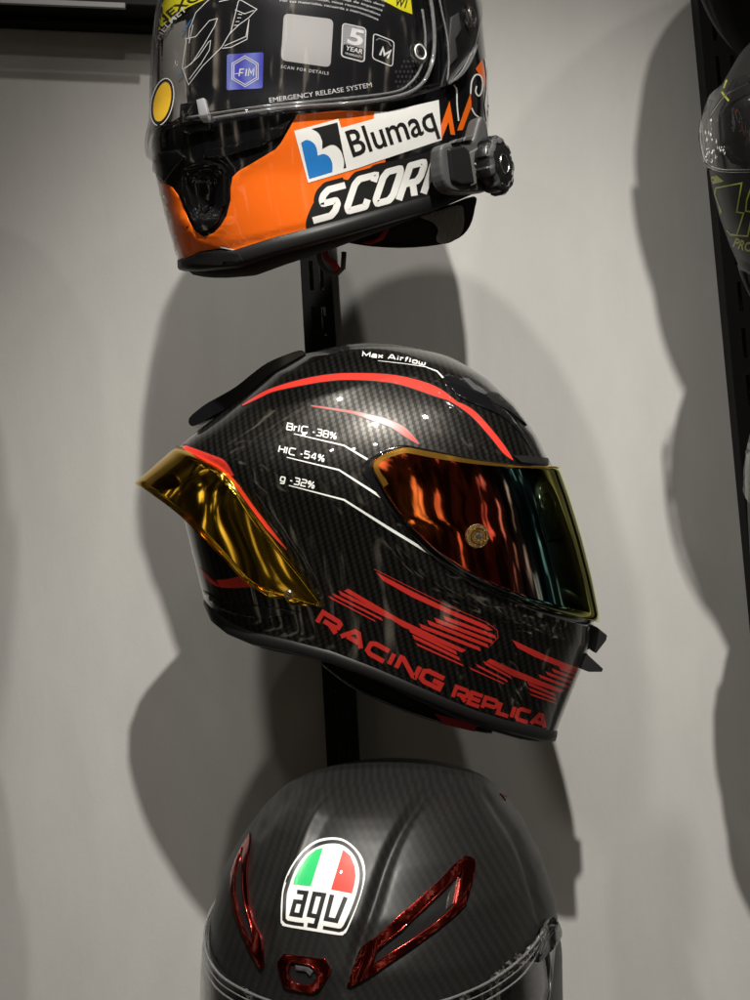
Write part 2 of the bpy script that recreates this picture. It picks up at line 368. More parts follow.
# ---------------------------------------------------------------- helmet shell: lofted from its outline
class Shell:
    def __init__(s, origin, dist, tilt, loop, bottom, psi, ratio, nexp=2.15, dmod=None, creases=(), nth=288, ns=150, bslope=0, smooth=10, dprof=None):
        s.mpp = dist/F; s.O = at_dist(*origin, dist); s.org = origin; s.dist = dist
        c_, q = math.cos(R(tilt)), math.sin(R(tilt))
        s.ex = AX*c_ - AY*q; s.ez = AX*q + AY*c_; s.ed = AZ.copy(); s.c, s.q = c_, q
        pts = [s.px2l(p) for p in loop]
        k = max(range(len(pts)), key=lambda i: pts[i][1]); s.zt = pts[k][1]+.5
        Lc = pts[:k+1][::-1]; Rc = pts[k:]
        zmin = min(Lc[-1][1], Rc[-1][1])-30; s.H = s.zt-zmin; ax = pts[k][0]
        NS = 240
        def tab(ch):
            t_ = [(0.0, ax)]
            for x, z in ch[1:]:
                sv = s.z2s(z)
                if sv > t_[-1][0]+.004: t_.append((sv, x))
            t_.append((1.0, t_[-1][1])) if t_[-1][0] < .999 else None
            # catmull resample
            xs = []
            for i in range(NS+1):
                u = i/NS; j = 0
                while j < len(t_)-2 and t_[j+1][0] < u: j += 1
                a, b_ = t_[j], t_[j+1]; p_ = t_[j-1] if j else (2*a[0]-b_[0], 2*a[1]-b_[1]); n_ = t_[j+2] if j+2 < len(t_) else b_
                h_ = b_[0]-a[0]; f = (u-a[0])/h_
                m1 = (b_[1]-p_[1])/max(b_[0]-p_[0],1e-6)*h_; m2 = (n_[1]-a[1])/max(n_[0]-a[0],1e-6)*h_
                xs.append((2*f**3-3*f**2+1)*a[1]+(f**3-2*f**2+f)*m1+(-2*f**3+3*f**2)*b_[1]+(f**3-f**2)*m2)
            return smooth_list(xs, smooth)
        s.lt, s.rt, s.NS = tab(Lc), tab(Rc), NS
        s.botpx = sorted(bottom); s.bott = sorted([s.px2l(p) for p in bottom]); s.bslope = bslope
        s.psi = R(psi); s.ratio = ratio; s.nexp = nexp; s.dmod = dmod; s.dprof = dprof
        # unit section
        s.NT = 720; s.unit = []
        n_ = 2/nexp
        for i in range(s.NT):
            a = 2*math.pi*i/s.NT
            u = math.copysign(abs(math.cos(a))**n_, math.cos(a)); v = math.copysign(abs(math.sin(a))**n_, math.sin(a))*ratio
            s.unit.append((u*math.cos(s.psi)-v*math.sin(s.psi), u*math.sin(s.psi)+v*math.cos(s.psi)))
        mx_ = max(u for u, v in s.unit); s.unit = [(u/mx_, v/mx_) for u, v in s.unit]
        # the outline was traced in perspective: nudge the extents until the projected body fits it
        fL = sorted((z, x) for x, z in Lc); fR = sorted((z, x) for x, z in Rc)
        for it in range(6):
            dl, dr_, top_ = [0]*(NS+1), [0]*(NS+1), -1e9
            for j in range(0, NS+1):
                sv = max(j, 1)/NS; best = [1e9, 0]; bes2 = [-1e9, 0]
                for i in range(0, 360, 5):
                    x, z = s.px2l(s.w2px(s.l2w(s.loc(R(i), sv))))
                    if x < best[0]: best = [x, z]
                    if x > bes2[0]: bes2 = [x, z]
                    top_ = max(top_, z)
                dl[j] = lerp_tab(fL, best[1])-best[0]; dr_[j] = lerp_tab(fR, bes2[1])-bes2[0]
            kk = int(NS*.2)
            for j in range(kk): 
                f = j/kk; dl[j] = dl[kk]*f; dr_[j] = dr_[kk]*f
            dl = smooth_list(dl, 8); dr_ = smooth_list(dr_, 8)
            for j in range(NS+1): s.lt[j] += dl[j]*.8; s.rt[j] += dr_[j]*.8
            s.zt += (pts[k][1]-top_)*.8
        # grid
        s.nth, s.ns = nth, ns
        ends = [s.s_end(2*math.pi*i/nth) for i in range(nth)]
        P_ = []; uv = []
        for j in range(ns+1):
            for i in range(nth):
                P_.append(s.loc(2*math.pi*i/nth, ends[i]*max(j,.15)/ns))
        faces = [(j*nth+i, (j+1)*nth+i, (j+1)*nth+(i+1)%nth, j*nth+(i+1)%nth) for j in range(ns) for i in range(nth)]
        faces.append(tuple(range(nth)))
        world = [s.l2w(p) for p in P_]
        if creases:
            me = bpy.data.meshes.new('tmp'); me.from_pydata(world, [], faces); me.update()
            nr = [v.normal.copy() for v in me.vertices]; bpy.data.meshes.remove(me)
            sg = 1 if nr[nth*(ns//2)].dot(world[nth*(ns//2)]-s.O) > 0 else -1
            cl = []
            for pl, amp, wd in creases:
                cl.append(([Vector(p) for p in spline(pl, 5)], amp, wd))
            for i, w in enumerate(world):
                if (w-s.O).dot(s.ed) < -.02: continue
                px = s.w2px(w); pv = Vector(px); dsp = 0
                for pl, amp, wd in cl:
                    best = 1e9; bt = 0
                    for k_, (a, b_) in enumerate(zip(pl, pl[1:])):
                        d = b_-a; t_ = min(1, max(0, (pv-a).dot(d)/d.length_squared)); dd = (pv-a-d*t_).length
                        if dd < best: best = dd; bt = (k_+t_)/(len(pl)-1)
                    if best < wd*3: dsp += amp*math.exp(-(best/wd)**2)*min(1, 4*bt, 4*(1-bt)+.0)
                if dsp: world[i] = w + nr[i]*sg*dsp*s.mpp
        s.world, s.faces, s.P_ = world, faces, P_
        tri = BVHTree.FromPolygons([tuple(w) for w in world], faces); s.bvh = tri
        me = bpy.data.meshes.new('tmp'); me.from_pydata(world, [], faces); me.update()
        s.vn = [v.normal.copy() for v in me.vertices]; bpy.data.meshes.remove(me)
        j = nth*(ns//2)
        if s.vn[j].dot(world[j]-s.O) < 0: s.vn = [-v for v in s.vn]; s.flip = True
        else: s.flip = False
        s.base = s.l2w((0, s.bott[len(s.bott)//2][1]-10, 0))
        s.ends = ends
    def px2l(s, p):
        x, y = p[0]-s.org[0], -(p[1]-s.org[1]); return (x*s.c - y*s.q, x*s.q + y*s.c)
    def l2w(s, p): return s.O + (s.ex*p[0] + s.ez*p[1] + s.ed*p[2])*s.mpp
    def w2l(s, w): v = (w-s.O)/s.mpp; return v.dot(s.ex), v.dot(s.ez), v.dot(s.ed)
    def w2px(s, w):
        v = w-CAM; d = -v.dot(AZ); return 375+v.dot(AX)/d*F, 500-v.dot(AY)/d*F
    def z2s(s, z): return math.acos(max(-1, min(1, 1-(s.zt-z)/s.H)))/(math.pi/2)
    def s2z(s, sv): return s.zt - s.H*(1-math.cos(sv*math.pi/2))
    def ext(s, sv):
        u = max(0, min(1, sv))*s.NS; i = min(int(u), s.NS-1); f = u-i
        return s.lt[i]*(1-f)+s.lt[i+1]*f, s.rt[i]*(1-f)+s.rt[i+1]*f
    def loc(s, th, sv):
        l_, r_ = s.ext(sv); a = (r_-l_)/2; c_ = (r_+l_)/2
        u = (th/(2*math.pi)*s.NT) % s.NT; i = int(u); f = u-i; A, B = s.unit[i], s.unit[(i+1)%s.NT]
        X = A[0]*(1-f)+B[0]*f; D = A[1]*(1-f)+B[1]*f
        k = s.kd(sv, X, a)
        return (c_+a*X, s.s2z(sv), a*D*k)
    def kd(s, sv, X, a):
        k = s.dmod(sv, X) if s.dmod else 1
        if s.dprof: k *= s.dprof(s.H*(1-math.cos(sv*math.pi/2)))/max(a*s.ratio, 1)
        return k
    def zb(s, x, d): return lerp_tab(s.bott, x) + s.bslope*min(d, 0)
    def s_end(s, th):
        lo, hi = .3, 1.0
        for _ in range(24):
            mid = (lo+hi)/2; p = s.loc(th, mid)
            q_ = s.w2px(s.l2w((p[0], p[1], abs(p[2]))))
            if q_[1] + s.bslope*min(p[2], 0) < lerp_tab(s.botpx, q_[0]): lo = mid
            else: hi = mid
        return lo
    def nrm(s, th, sv):
        e_ = 2e-3
        a = Vector(s.loc(th+e_, sv))-Vector(s.loc(th-e_, sv)); b_ = Vector(s.loc(th, sv+e_))-Vector(s.loc(th, sv-e_))
        n_ = a.cross(b_); p = s.loc(th, sv); l_, r_ = s.ext(sv)
        if n_.dot(Vector((p[0]-(l_+r_)/2, 0, p[2]))) < 0: n_ = -n_
        n_.normalize(); return n_
    def pt(s, th, sv, off): return s.l2w(Vector(s.loc(th, sv)) + s.nrm(th, sv)*off)
    def hit(s, px, py):
        d = ray(px, py).normalized(); h_ = s.bvh.ray_cast(CAM, d)
        if h_[0] is None:
            q_ = CAM + ray(px, py)*s.dist; h_ = s.bvh.find_nearest(q_)
        co, no, fi, _ = h_
        f = s.faces[fi]; tw = 0; nv = Vector((0,0,0))
        if len(f) == 4:
            for v in f:
                w = 1/((s.world[v]-co).length+1e-7)**1.0; nv += s.vn[v]*w
            nv.normalize()
        else: nv = no if no.dot(s.ez) > 0 else -no
        return co, nv
    def inv(s, w):
        x, z, d = s.w2l(w); sv = s.z2s(z); best = (1e9, 0)
        l_, r_ = s.ext(sv); a = (r_-l_)/2; c_ = (r_+l_)/2
        for i in range(0, s.NT):
            X, D = s.unit[i]; k = s.kd(sv, X, a)
            e_ = (c_+a*X-x)**2 + (a*D*k-d)**2
            if e_ < best[0]: best = (e_, i)
        return 2*math.pi*best[1]/s.NT, sv
    # --- builders
    def build(s, parent, m, name='shell', uvf=None):
        o = link(name, s.world, s.faces if not s.flip else [tuple(reversed(f)) for f in s.faces], m, parent)
        recalc(o)
        uvl = o.data.uv_layers.new(name='weave')
        for lp in o.data.loops:
            p = s.P_[lp.vertex_index]; uvl.data[lp.index].uv = (p[0], p[1]) if uvf is None else uvf(p)
        return o
    def patch(s, parent, name, m, shape, off=.3, th=0, grid=6, label=None, bev=0, inset=0):
        """lay a flat shape (photo pixels) on the shell; off / th in millimetres"""
        vs, fs = shape
        b_ = bmesh.new(); bv = [b_.verts.new((x, y, 0)) for x, y in vs]
        for f in fs:
            try: b_.faces.new([bv[i] for i in f])
            except ValueError: pass
        xs = [v[0] for v in vs]; ys = [v[1] for v in vs]
        for axn, (lo, hi) in enumerate(((min(xs), max(xs)), (min(ys), max(ys)))):
            k = math.floor(lo/grid)+1
            while k*grid < hi:
                co = (k*grid, 0, 0) if axn == 0 else (0, k*grid, 0); no = (1,0,0) if axn == 0 else (0,1,0)
                bmesh.ops.bisect_plane(b_, geom=b_.verts[:]+b_.edges[:]+b_.faces[:], plane_co=co, plane_no=no, dist=1e-5); k += 1
        bmesh.ops.remove_doubles(b_, verts=b_.verts[:], dist=1e-3)
        b_.verts.ensure_lookup_table(); b_.verts.index_update()
        base = [s.hit(v.co.x, v.co.y) for v in b_.verts]
        V = [c_ + n_*((off+th)*.001) for c_, n_ in base]; Nn = [n_ for c_, n_ in base]
        Fc = []
        for f in b_.faces:
            idx = [v.index for v in f.verts]
            g = (V[idx[1]]-V[idx[0]]).cross(V[idx[2]]-V[idx[1]])
            if g.dot(Nn[idx[0]]) < 0: idx = idx[::-1]
            Fc.append(tuple(idx))
        nb = len(V)
        if th > 0:
            low = {}
            for e_ in b_.edges:
                if len(e_.link_faces) == 1:
                    a, c_ = e_.verts[0].index, e_.verts[1].index
                    for v in (a, c_):
                        if v not in low: low[v] = len(V); V.append(base[v][0]-base[v][1]*.0012)
                    Fc.append((a, c_, low[c_], low[a]))
        b_.free()
        o = link(name, V, Fc, m, parent, True, label)
        if th > 0:
            recalc(o)
            if bev: bevel(o, bev*.001, 2, 40)
            else:
                md = o.modifiers.new('edge','EDGE_SPLIT'); md.split_angle = R(40)
        else:
            o.data.normals_split_custom_set_from_vertices([tuple(n_) for n_ in Nn])
        return o
    def tp(s, px, py):
        return s.inv(s.hit(px, py)[0])
    def strip(s, parent, name, m, hi, lo, thf, rng, off, rows=26, cols=200, thick=1.8, offrear=None, endround=True, er=.14):
        """band around the shell symmetrical about its front (angle thf); hi / lo traced in pixels"""
        def prof(tr):
            t_ = []
            for p in tr:
                th, sv = s.tp(*p); a = (th-thf+math.pi)%(2*math.pi)-math.pi
                t_.append((abs(a), sv))
            t_.sort(); return t_
        H_, L_ = prof(hi), prof(lo)
        # smooth resample
        K = 90; amax = R(rng)
        hh = smooth_list([lerp_tab(H_, amax*i/K) for i in range(K+1)], 6); ll = smooth_list([lerp_tab(L_, amax*i/K) for i in range(K+1)], 6)
        fh = [(amax*i/K, hh[i]) for i in range(K+1)]; fl = [(amax*i/K, ll[i]) for i in range(K+1)]
        vs, fs = [], []
        for c_ in range(cols+1):
            a = math.sin(((c_/cols)*2-1)*math.pi/2)*amax if endround else ((c_/cols)*2-1)*amax
            sh, sl = lerp_tab(fh, abs(a)), lerp_tab(fl, abs(a))
            if endround:
                k = math.sqrt(max(0, 1-max(0, (abs(a)-amax*(1-er))/(amax*er))**2)); mid = sh*.45+sl*.55
                sh = mid+(sh-mid)*k; sl = mid+(sl-mid)*k
            o_ = off if offrear is None else off+(offrear-off)*(abs(a)/amax)**1.5
            for r_ in range(rows+1):
                sv = sh+(sl-sh)*r_/rows
                bulge = 1
                vs.append(s.pt(thf+a, sv, o_*bulge))
        n_ = rows+1
        for c_ in range(cols):
            for r_ in range(rows): fs.append((c_*n_+r_, (c_+1)*n_+r_, (c_+1)*n_+r_+1, c_*n_+r_+1))
        o = link(name, vs, fs, m, parent); recalc(o)
        if thick:
            md = o.modifiers.new('thickness','SOLIDIFY'); md.thickness = thick*.001; md.offset = -1
        return o
    def ring(s, parent, name, m, profile, cap=False, n=240, label=None):
        """profile: (outward px, up px) from the shell's lower edge"""
        vs, fs = [], []
        for (o_, u_) in profile:
            for i in range(n):
                th = 2*math.pi*i/n; e_ = s.s_end(th); p = Vector(s.loc(th, e_)); l_, r_ = s.ext(e_)
                c_ = Vector(((l_+r_)/2, p[1], 0)); dr = (p-c_); rad = dr.length; dr.normalize()
                vs.append(s.l2w(p + dr*o_ + Vector((0, u_, 0))))
        K = len(profile)
        for j in range(K-1):
            for i in range(n): fs.append((j*n+i, j*n+(i+1)%n, (j+1)*n+(i+1)%n, (j+1)*n+i))
        if cap: fs.append(tuple((K-1)*n+i for i in range(n)))
        o = link(name, vs, fs, m, parent, True, label); recalc(o); return o

# ================================================================ SETTING
wall = link('wall', [(-2.2,0,-1.6),(2.2,0,-1.6),(2.2,0,1.6),(-2.2,0,1.6),(-2.2,.08,-1.6),(2.2,.08,-1.6),(2.2,.08,1.6),(-2.2,.08,1.6)],
            [(0,1,2,3),(7,6,5,4),(0,4,5,1),(3,2,6,7),(0,3,7,4),(1,5,6,2)], M['wall'], None, False)
wall['kind'] = 'structure'

# black display shelf edge at the upper left
def shelf():
    a = on_wall(-60, 12, -.03); b_ = on_wall(157, 21, -.03)
    d = (b_-a).normalized(); up = Vector((-d.z,0,d.x))
    fr = Matrix(((d.x,0,up.x,a.x),(0,1,0,0),(d.z,0,up.z,a.z),(0,0,0,1)))
    ln = (b_-a).length
    root = empty('display_shelf', a, 'black display shelf with a thin pale lower edge in the top left corner', 'shelf')
    box('shelf_board', (-.3,-.05,.006), (ln+.01,-.001,.30), M['rail'], root, .002, fr)
    box('edge_strip', (-.3,-.054,.001), (ln-.03,-.05,.007), M['grey_print'], root, .0005, fr)
    box('bracket', (-.3,-.02,-.002), (ln,-.001,.0055), M['rail'], root, .0015, fr)
shelf()

def rail(px0, py0, w, y0, label, ylen=(-.95,.95)):
    p = on_wall(px0, py0, -.02)
    root = empty('display_rail', (p.x, -.001, ylen[0]), label, 'rail', 'upright rails on the wall')
    b_ = bmesh.new()
    # slotted C-channel: face plate with slots, plus side flanges
    slots = []; z = ylen[0]+.04
    while z < ylen[1]-.05: slots.append((z, z+.032)); z += .05
    sw = .0042; face_y = -.026
    def quad(x0,x1,z0,z1):
        b_.faces.new([b_.verts.new((x0,face_y,z0)), b_.verts.new((x1,face_y,z0)), b_.verts.new((x1,face_y,z1)), b_.verts.new((x0,face_y,z1))])
    cxs = [-w*.18, w*.18]
    xs = [-w/2, cxs[0]-sw/2, cxs[0]+sw/2, cxs[1]-sw/2, cxs[1]+sw/2, w/2]
    z0 = ylen[0]
    for (a, c_) in slots:
        quad(xs[0], xs[5], z0, a)
        for i in (0,2,4): quad(xs[i], xs[i+1], a, c_)
        z0 = c_
    quad(xs[0], xs[5], z0, ylen[1])
    bmesh.ops.remove_doubles(b_, verts=b_.verts[:], dist=1e-5)
    me = bpy.data.meshes.new('channel'); b_.to_mesh(me); b_.free(); me.materials.append(M['rail'])
    o = bpy.data.objects.new('channel', me); COL.objects.link(o); o.parent = root
    o.location = (0, .001, -ylen[0])
    md = o.modifiers.new('t','SOLIDIFY'); md.thickness = .002; md.offset = 0; md.use_even_offset = False
    for sx in (-1, 1):
        box('flange', (p.x+sx*w/2-.0015, -.0265, ylen[0]), (p.x+sx*w/2+.0015, -.001, ylen[1]), M['rail'], root, .0006)
    return root
rail(329, 500, .030, 0, 'black slotted upright rail behind the column of three helmets')
rail(746, 300, .044, 0, 'wide black slotted upright rail at the right edge of the photo')

# ================================================================ MIDDLE HELMET
def middle():
    def dmod(sv, X):
        # narrower towards the chin bar and slightly at the nape
        k = 1.0
        low = max(0, min(1, (sv-.55)/.35))
        k *= 1 - .20*low*max(0, X)**2
        return k
    loop = [(206,606),(200,585),(191,550),(185,525),(180,500),(176,470),(177,449),(190,436),(215,418),(240,399),(270,373),(300,356),(330,348),(365,343),
            (400,344),(430,350),(460,362),(490,382),(515,406),(537,437),(552,468),(563,500),(575,540),(585,580),(592,615),(590,645),(580,672),(568,702),(557,730),(552,745)]
    bott = [(180,585),(206,606),(213,622),(228,634),(252,644),(290,652),(330,662),(370,677),(420,698),(470,719),(510,732),(545,741),(560,742)]
    bott = [(x, y-1) for x, y in bott]
    def dprof(t_):
        w = 141*math.sqrt(max(0, 1-(1-min(t_,170)/170)**2))
        return w - 42*max(0, min(1, (t_-165)/200))**1.2
    creases = [([(182,447),(215,466),(240,492),(285,552),(322,606)], -2.5, 5),
               ([(385,520),(430,575),(500,615),(590,648)], 2.5, 6), ([(545,745),(520,700),(500,660)], -2.5, 9)]
    sh = Shell((380,560), 1.14, 12, loop, bott, 0, .80, 2.2, dmod, creases, smooth=6, dprof=dprof)
    root = empty('motorcycle_helmet', sh.base, 'glossy black carbon helmet with red stripes, mirrored visor and gold rear spoiler', 'helmet', 'helmets mounted on the wall')
    sh.build(root, M['carbon'])
    sh.ring(root, 'edge_trim', M['trim'], [(-.5,11),(2.0,10),(2.6,5),(2.2,0),(1,-1),(-2,-2),(-7,-1),(-9,2)])
    ln = sh.ring(root, 'lining', M['lining'], [(-7,2),(-9,-2),(-14,-4),(-24,-5),(-38,-4),(-52,0),(-60,22),(-62,60)], cap=True)
    # visor (mirror) and its amber edge, seal
    hi = [(374,456),(380,449),(396,446),(430,453),(470,461),(510,467),(545,468),(556,467)]
    lo = [(374,478),(380,489),(392,504),(408,524),(428,545),(455,566),(485,584),(520,599),(550,609),(580,618),(594,622)]
    thf = 0.0
    a_r = max(abs((sh.tp(373,466)[0]+math.pi)%(2*math.pi)-math.pi), .5)
    sh.strip(root, 'visor_seal', M['black_gloss'], [(x-1,y-3) for x,y in hi], [(x-3,y+6) for x,y in lo], thf, math.degrees(a_r)+2.2, 1.8, thick=1, offrear=.9, er=.09)
    vis = sh.strip(root, 'visor', M['mirror_visor'], hi, lo, thf, math.degrees(a_r), 8, thick=2.2, offrear=4.5, er=.075)
    # amber translucent border along the upper edge
    bv = BVHTree.FromPolygons([tuple(v.co+vis.parent.location) for v in vis.data.vertices], [tuple(p.vertices) for p in vis.data.polygons])
    old = sh.bvh, sh.faces, sh.world, sh.vn
    sh.bvh = bv; sh.faces = [tuple(p.vertices) for p in vis.data.polygons]; sh.world = [v.co+vis.parent.location for v in vis.data.vertices]
    vis.data.update(); sh.vn = [v.normal.copy() for v in vis.data.vertices]
    k = len(sh.world)//2
    def flipped():
        c_, n_ = sh.hit(450, 520); return n_.dot(sh.ed) < 0
    if flipped(): sh.vn = [-v for v in sh.vn]
    n_r = 27; n_c = len(sh.world)//n_r
    near = [c_ for c_ in range(n_c) if (sh.world[c_*n_r]-sh.O).dot(sh.ed) > .012]
    topb = [Vector(sh.w2px(sh.world[c_*n_r])) for c_ in near]; botb = [Vector(sh.w2px(sh.world[c_*n_r+26])) for c_ in near]
    if topb[0].x < topb[-1].x: topb.reverse(); botb.reverse()
    rim_ = topb + [b_ for b_ in botb[::-1] if b_.x < 384]
    rim_ = [p for i_, p in enumerate(rim_) if i_ == 0 or (p-rim_[i_-1]).length > .8]
    A_, B_ = Vector((404,474)), Vector((545,486)); outr, innr = [], []
    for p in rim_:
        t_ = max(0, min(1, (p-A_).dot(B_-A_)/(B_-A_).length_squared)); d = (A_+(B_-A_)*t_-p).normalized()
        outr.append(tuple(p+d*.9)); innr.append(tuple(p+d*(6.5 if p.x < 440 else max(2.5, 6.5-(p.x-440)*.05))))
    fs_ = [(i_, i_+1, len(outr)+i_+1, len(outr)+i_) for i_ in range(len(outr)-1)]
    sh.patch(vis, 'edge_band', M['amber_edge'], (outr+innr, fs_), .35, 0, 5)
    fr_c, fr_n = sh.hit(477, 536)
    fr = Matrix.Translation(fr_c) @ fr_n.to_track_quat('Z','Y').to_matrix().to_4x4()
    pin = disc_solid('tearoff_pin', fr, [(.0,.0045),(.0035,.0045),(.0042,.0032),(.0065,.0030),(.0088,.0026),(.0096,.0014),(.0096,.0),(.0,.0)], M['clear_thick'], vis)
    disc_solid('pin_core', fr, [(.0,.0062),(.0022,.006),(.0028,.0047)], M['steel'], pin)
    disc_solid('pin_ring', fr, [(.0056,.0036),(.0060,.0042),(.0066,.0040),(.0068,.0032)], M['gold'], pin)
    disc_solid('pin_base', fr, [(.0,.0012),(.0088,.0011),(.0088,.0001)], mat('amber_pin_base', (.75,.52,.26), .25, .8), pin)
    sh.bvh, sh.faces, sh.world, sh.vn = old
    # brow piece over visor front
    sh.patch(root, 'brow_strip', M['black_plastic'], poly2([(512,456),(530,457),(548,459),(556,467),(545,466),(520,463)]), .3, 1.6, 6, bev=.4)
    # chin deflector blade and visor corner tab
    def blade(name, ps, d0, d1, m):
        a = [sh.l2w((*sh.px2l(p), d0)) for p in ps]; c_ = [sh.l2w((*sh.px2l(p), d1)) for p in ps]; n_ = len(ps)
        fs = [tuple(range(n_)), tuple(range(2*n_-1, n_-1, -1))] + [(i, (i+1)%n_, n_+(i+1)%n_, n_+i) for i in range(n_)]
        o = link(name, a+c_, fs, m, root, False); recalc(o); bevel(o, .0008); return o
    blade('visor_lock_tab', [(588,624),(595,626),(605,634),(604,639),(594,652),(589,649),(586,640)], -13, 13, M['black_plastic'])
    blade('chin_deflector', [(570,640),(574,642),(586,654),(598,665),(597,668),(584,668),(576,665)], -30, 30, M['black_plastic'])
    # stripes
    P2 = lambda a, b_: poly2(spline(a, 5)+spline(b_, 5)[::-1])
    st = [
     P2([(242,405),(258,395),(273,388),(300,380),(327,375),(353,373.5),(395,375.5),(434,386),(457,402)], [(243,406),(260,398),(273,392),(300,386),(327,381.5),(353,380),(395,383.5),(434,396),(456,403)]),
     P2([(446,399),(462,404),(475,412),(490,428),(505,447),(513,460)], [(447,400),(459,407),(473,418),(490,437),(503,453),(512,460)]),
     P2([(311,405.5),(350,411),(370,415),(390,420.5),(406,429),(419,443.5)], [(312,406.5),(350,413),(370,419.5),(390,427),(406,437),(418,444)]),
     P2([(179,443),(193,448),(212,455),(225,461),(234,475)], [(180,445),(193,457),(212,468),(222,473),(233,476)]),
     P2([(222,473),(229,474),(240,486),(254,506),(271,528),(287,549)], [(223,474),(228,480),(238,494),(257,518),(275,538),(286.5,549.5)]),
     P2([(199,567),(206,573),(213,580),(220,586)], [(199,568),(205,577),(211,583),(219,587)]),
     poly2([(216,580),(228,579),(240,576),(247,581),(252,587),(236,588),(221,587.5)])]
    for k_, q in enumerate(st):
        vs_, fs_ = q
        cx_ = sum(v[0] for v in vs_)/len(vs_); cy_ = sum(v[1] for v in vs_)/len(vs_)
        if k_ < 5:   # thin black keyline under each stripe
            loop_ = vs_; sh.patch(root, 'stripe_outline', M['print_black'], stroke2([v for v in loop_], 2.0, True), .18, 0, 6)
        sh.patch(root, 'stripe', M['red'], q, .32, 0, 6)
    # striped double letters: bars (start, end, thickness)
    def bar(a, b_, w, mid=None):
        pts = [a, b_] if mid is None else [a, mid, b_]
        vs_, fs_ = stroke2(spline(pts, 4) if mid else pts, w)
        # slant the ends so that they run steeply, like cut type
        return vs_, fs_
    def quadbar(x0, y0, x1, y1, t0, t1=None, sl=2.2, my=None):
        t1 = t1 or t0
        return poly2([(x0, y0-t0/2), (x1-.5, y1-t1/2), (x1+.8, y1+t1/2), (x0+sl, y0+t0/2+sl*(y1-y0)/(x1-x0))])
    b1 = [poly2([(376,572),(410,590),(450,609.5),(484,624),(493,630),(489,630.5),(450,614.3),(412,597),(383,580.5)]),
          quadbar(443,617.2,495.5,637,4), quadbar(434,619.3,492.5,642,4), quadbar(427,621.8,488,646,4), quadbar(419,625.2,480,649.2,4),
          poly2([(348,588.5),(400,619),(430,633.5),(466,650),(462,652.5),(430,638.2),(402,626.5),(388,617),(344,590.8)]),
          quadbar(338.5,592,389,617.2,3.6,4), quadbar(332.5,594.2,382,619.4,2.8,3), quadbar(328,596.1,375,621,1.8,2),
          quadbar(408,629,456.5,653,4), quadbar(412,636,459.5,659,3.6), quadbar(415.5,643.5,463,665.4,2.2)]
    sh.patch(root, 'striped_letter', M['red_dark'], merge2(*b1), .34, 0, 6)
    b2 = [poly2([(512,639.5),(545,655),(565,663),(581,668.5),(580,673),(560,667),(535,657),(517,647.5)]),
          quadbar(558,667.3,580,675.5,3.2), quadbar(551,669.5,578.5,680,3.2), quadbar(545,672.5,575.5,684,3.2), quadbar(538,675.6,571,688,3.2),
          poly2([(490,658.5),(513,669),(540,680.5),(565,690.5),(560,692.5),(536,684.5),(513,676),(486,661.5)]),
          quadbar(483,662,511,677.5,3), quadbar(475.5,664.6,507,681,2.4), quadbar(469,667.6,503.5,683.5,1.7),
          quadbar(527,683,555,695,3.2), quadbar(528,688.5,555.5,699.3,2.8), quadbar(529,693.6,555.5,703,1.9)]
    sh.patch(root, 'striped_letter', M['red_dark'], merge2(*b2), .34, 0, 5)
    sh.patch(root, 'lettering', M['red_dark'], tech2('RACING', [(314,623),(345,641.5),(380,662),(440,692)], 16.3, 4.7, .25), .34, 0, 6)
    sh.patch(root, 'lettering', M['red_dark'], tech2('REPLICA', [(450,698),(480,709),(515,720.5),(546,730)], 15, 4.0, .24), .34, 0, 6)
    sh.patch(root, 'letter_keyline', M['red_dark'], stroke2([(374,569),(410,587),(450,606.5),(486,622),(497,630),(498,637),(490,646)], .6), .3, 0, 8)
    for tx, ba, h_ in (('BrIC -38%', [(286,430),(336,440)], 7.6), ('HIC -54%', [(278,452.4),(324,462.4)], 7.6), ('g -32%', [(279.6,481.5),(314,489)], 7.6),
                   ('Max Airflow', [(362,357),(395,360.5),(425,366.2)], 5.4)):
        sh.patch(root, 'lettering', M['white'], tech2(tx, ba, h_, 1.25, .3), .34, 0, 8)
    for pts, ws in (([(294,434),(344,445.6),(367.5,459.6)], [.8,1.6,2.2]), ([(287,457.4),(339,470),(381,497)], [.8,1.7,2.6]), ([(289,485.4),(344,499.8),(390,529),(436,557)], [.8,1.8,2.8,2.6]),
                    ([(378,361),(405,364),(425,367),(437,371.5),(443,378)], [.5,.6,.8,1.2,1.6])):
        sh.patch(root, 'pointer_line', M['white'], stroke2(pts, ws), .34, 0, 6)
    # brow vent
    v = sh.patch(root, 'brow_vent', M['black_gloss'], poly2(spline([(445,376),(462,380),(484,391),(502,408),(520,430),(532,453),(518,432),(500,416),(480,407),(462,399),(448,387)], 4, True)), .1, 1.0, 6, bev=.4)
    sh.patch(v, 'vent_slider', M['device'], poly2([(462,379),(468,380),(479,390),(487,394),(484,396),(474,391)]), 1.2, .6, 6, bev=.2)
    sh.patch(v, 'vent_mouth', M['dark_shell'], poly2([(482,391),(497,394),(512,408),(526,426),(510,413),(494,404)]), 1.2, .3, 6, bev=.2)
    # rear exhaust
    blade('exhaust_vent', spline([(193,420),(197,428),(217,418),(239,406),(262,390),(290,370),(306,359),(303,353.5),(290,357),(270,365.5),(254,377),(239,389),(222,399),(208,407)], 3, True), -30, 30, M['black_gloss'])
    # lower rear gloss panel lines
    sh.patch(root, 'intake_line', M['black_gloss'], poly2(spline([(203,590),(212,602),(228,612),(262,618),(300,612),(262,606),(225,602)], 4, True)), .2, .8, 6, bev=.3)
    # gold spoiler
    inn = spline([(178,446),(200,458),(226,471),(241,492),(257,515),(278,543),(300,572),(321,604)], 8)
    out = spline([(136,483),(156,497),(180,515),(200,535),(226,561),(252,588),(285,597),(319,606)], 8)
    n_ = len(inn); rows = 8
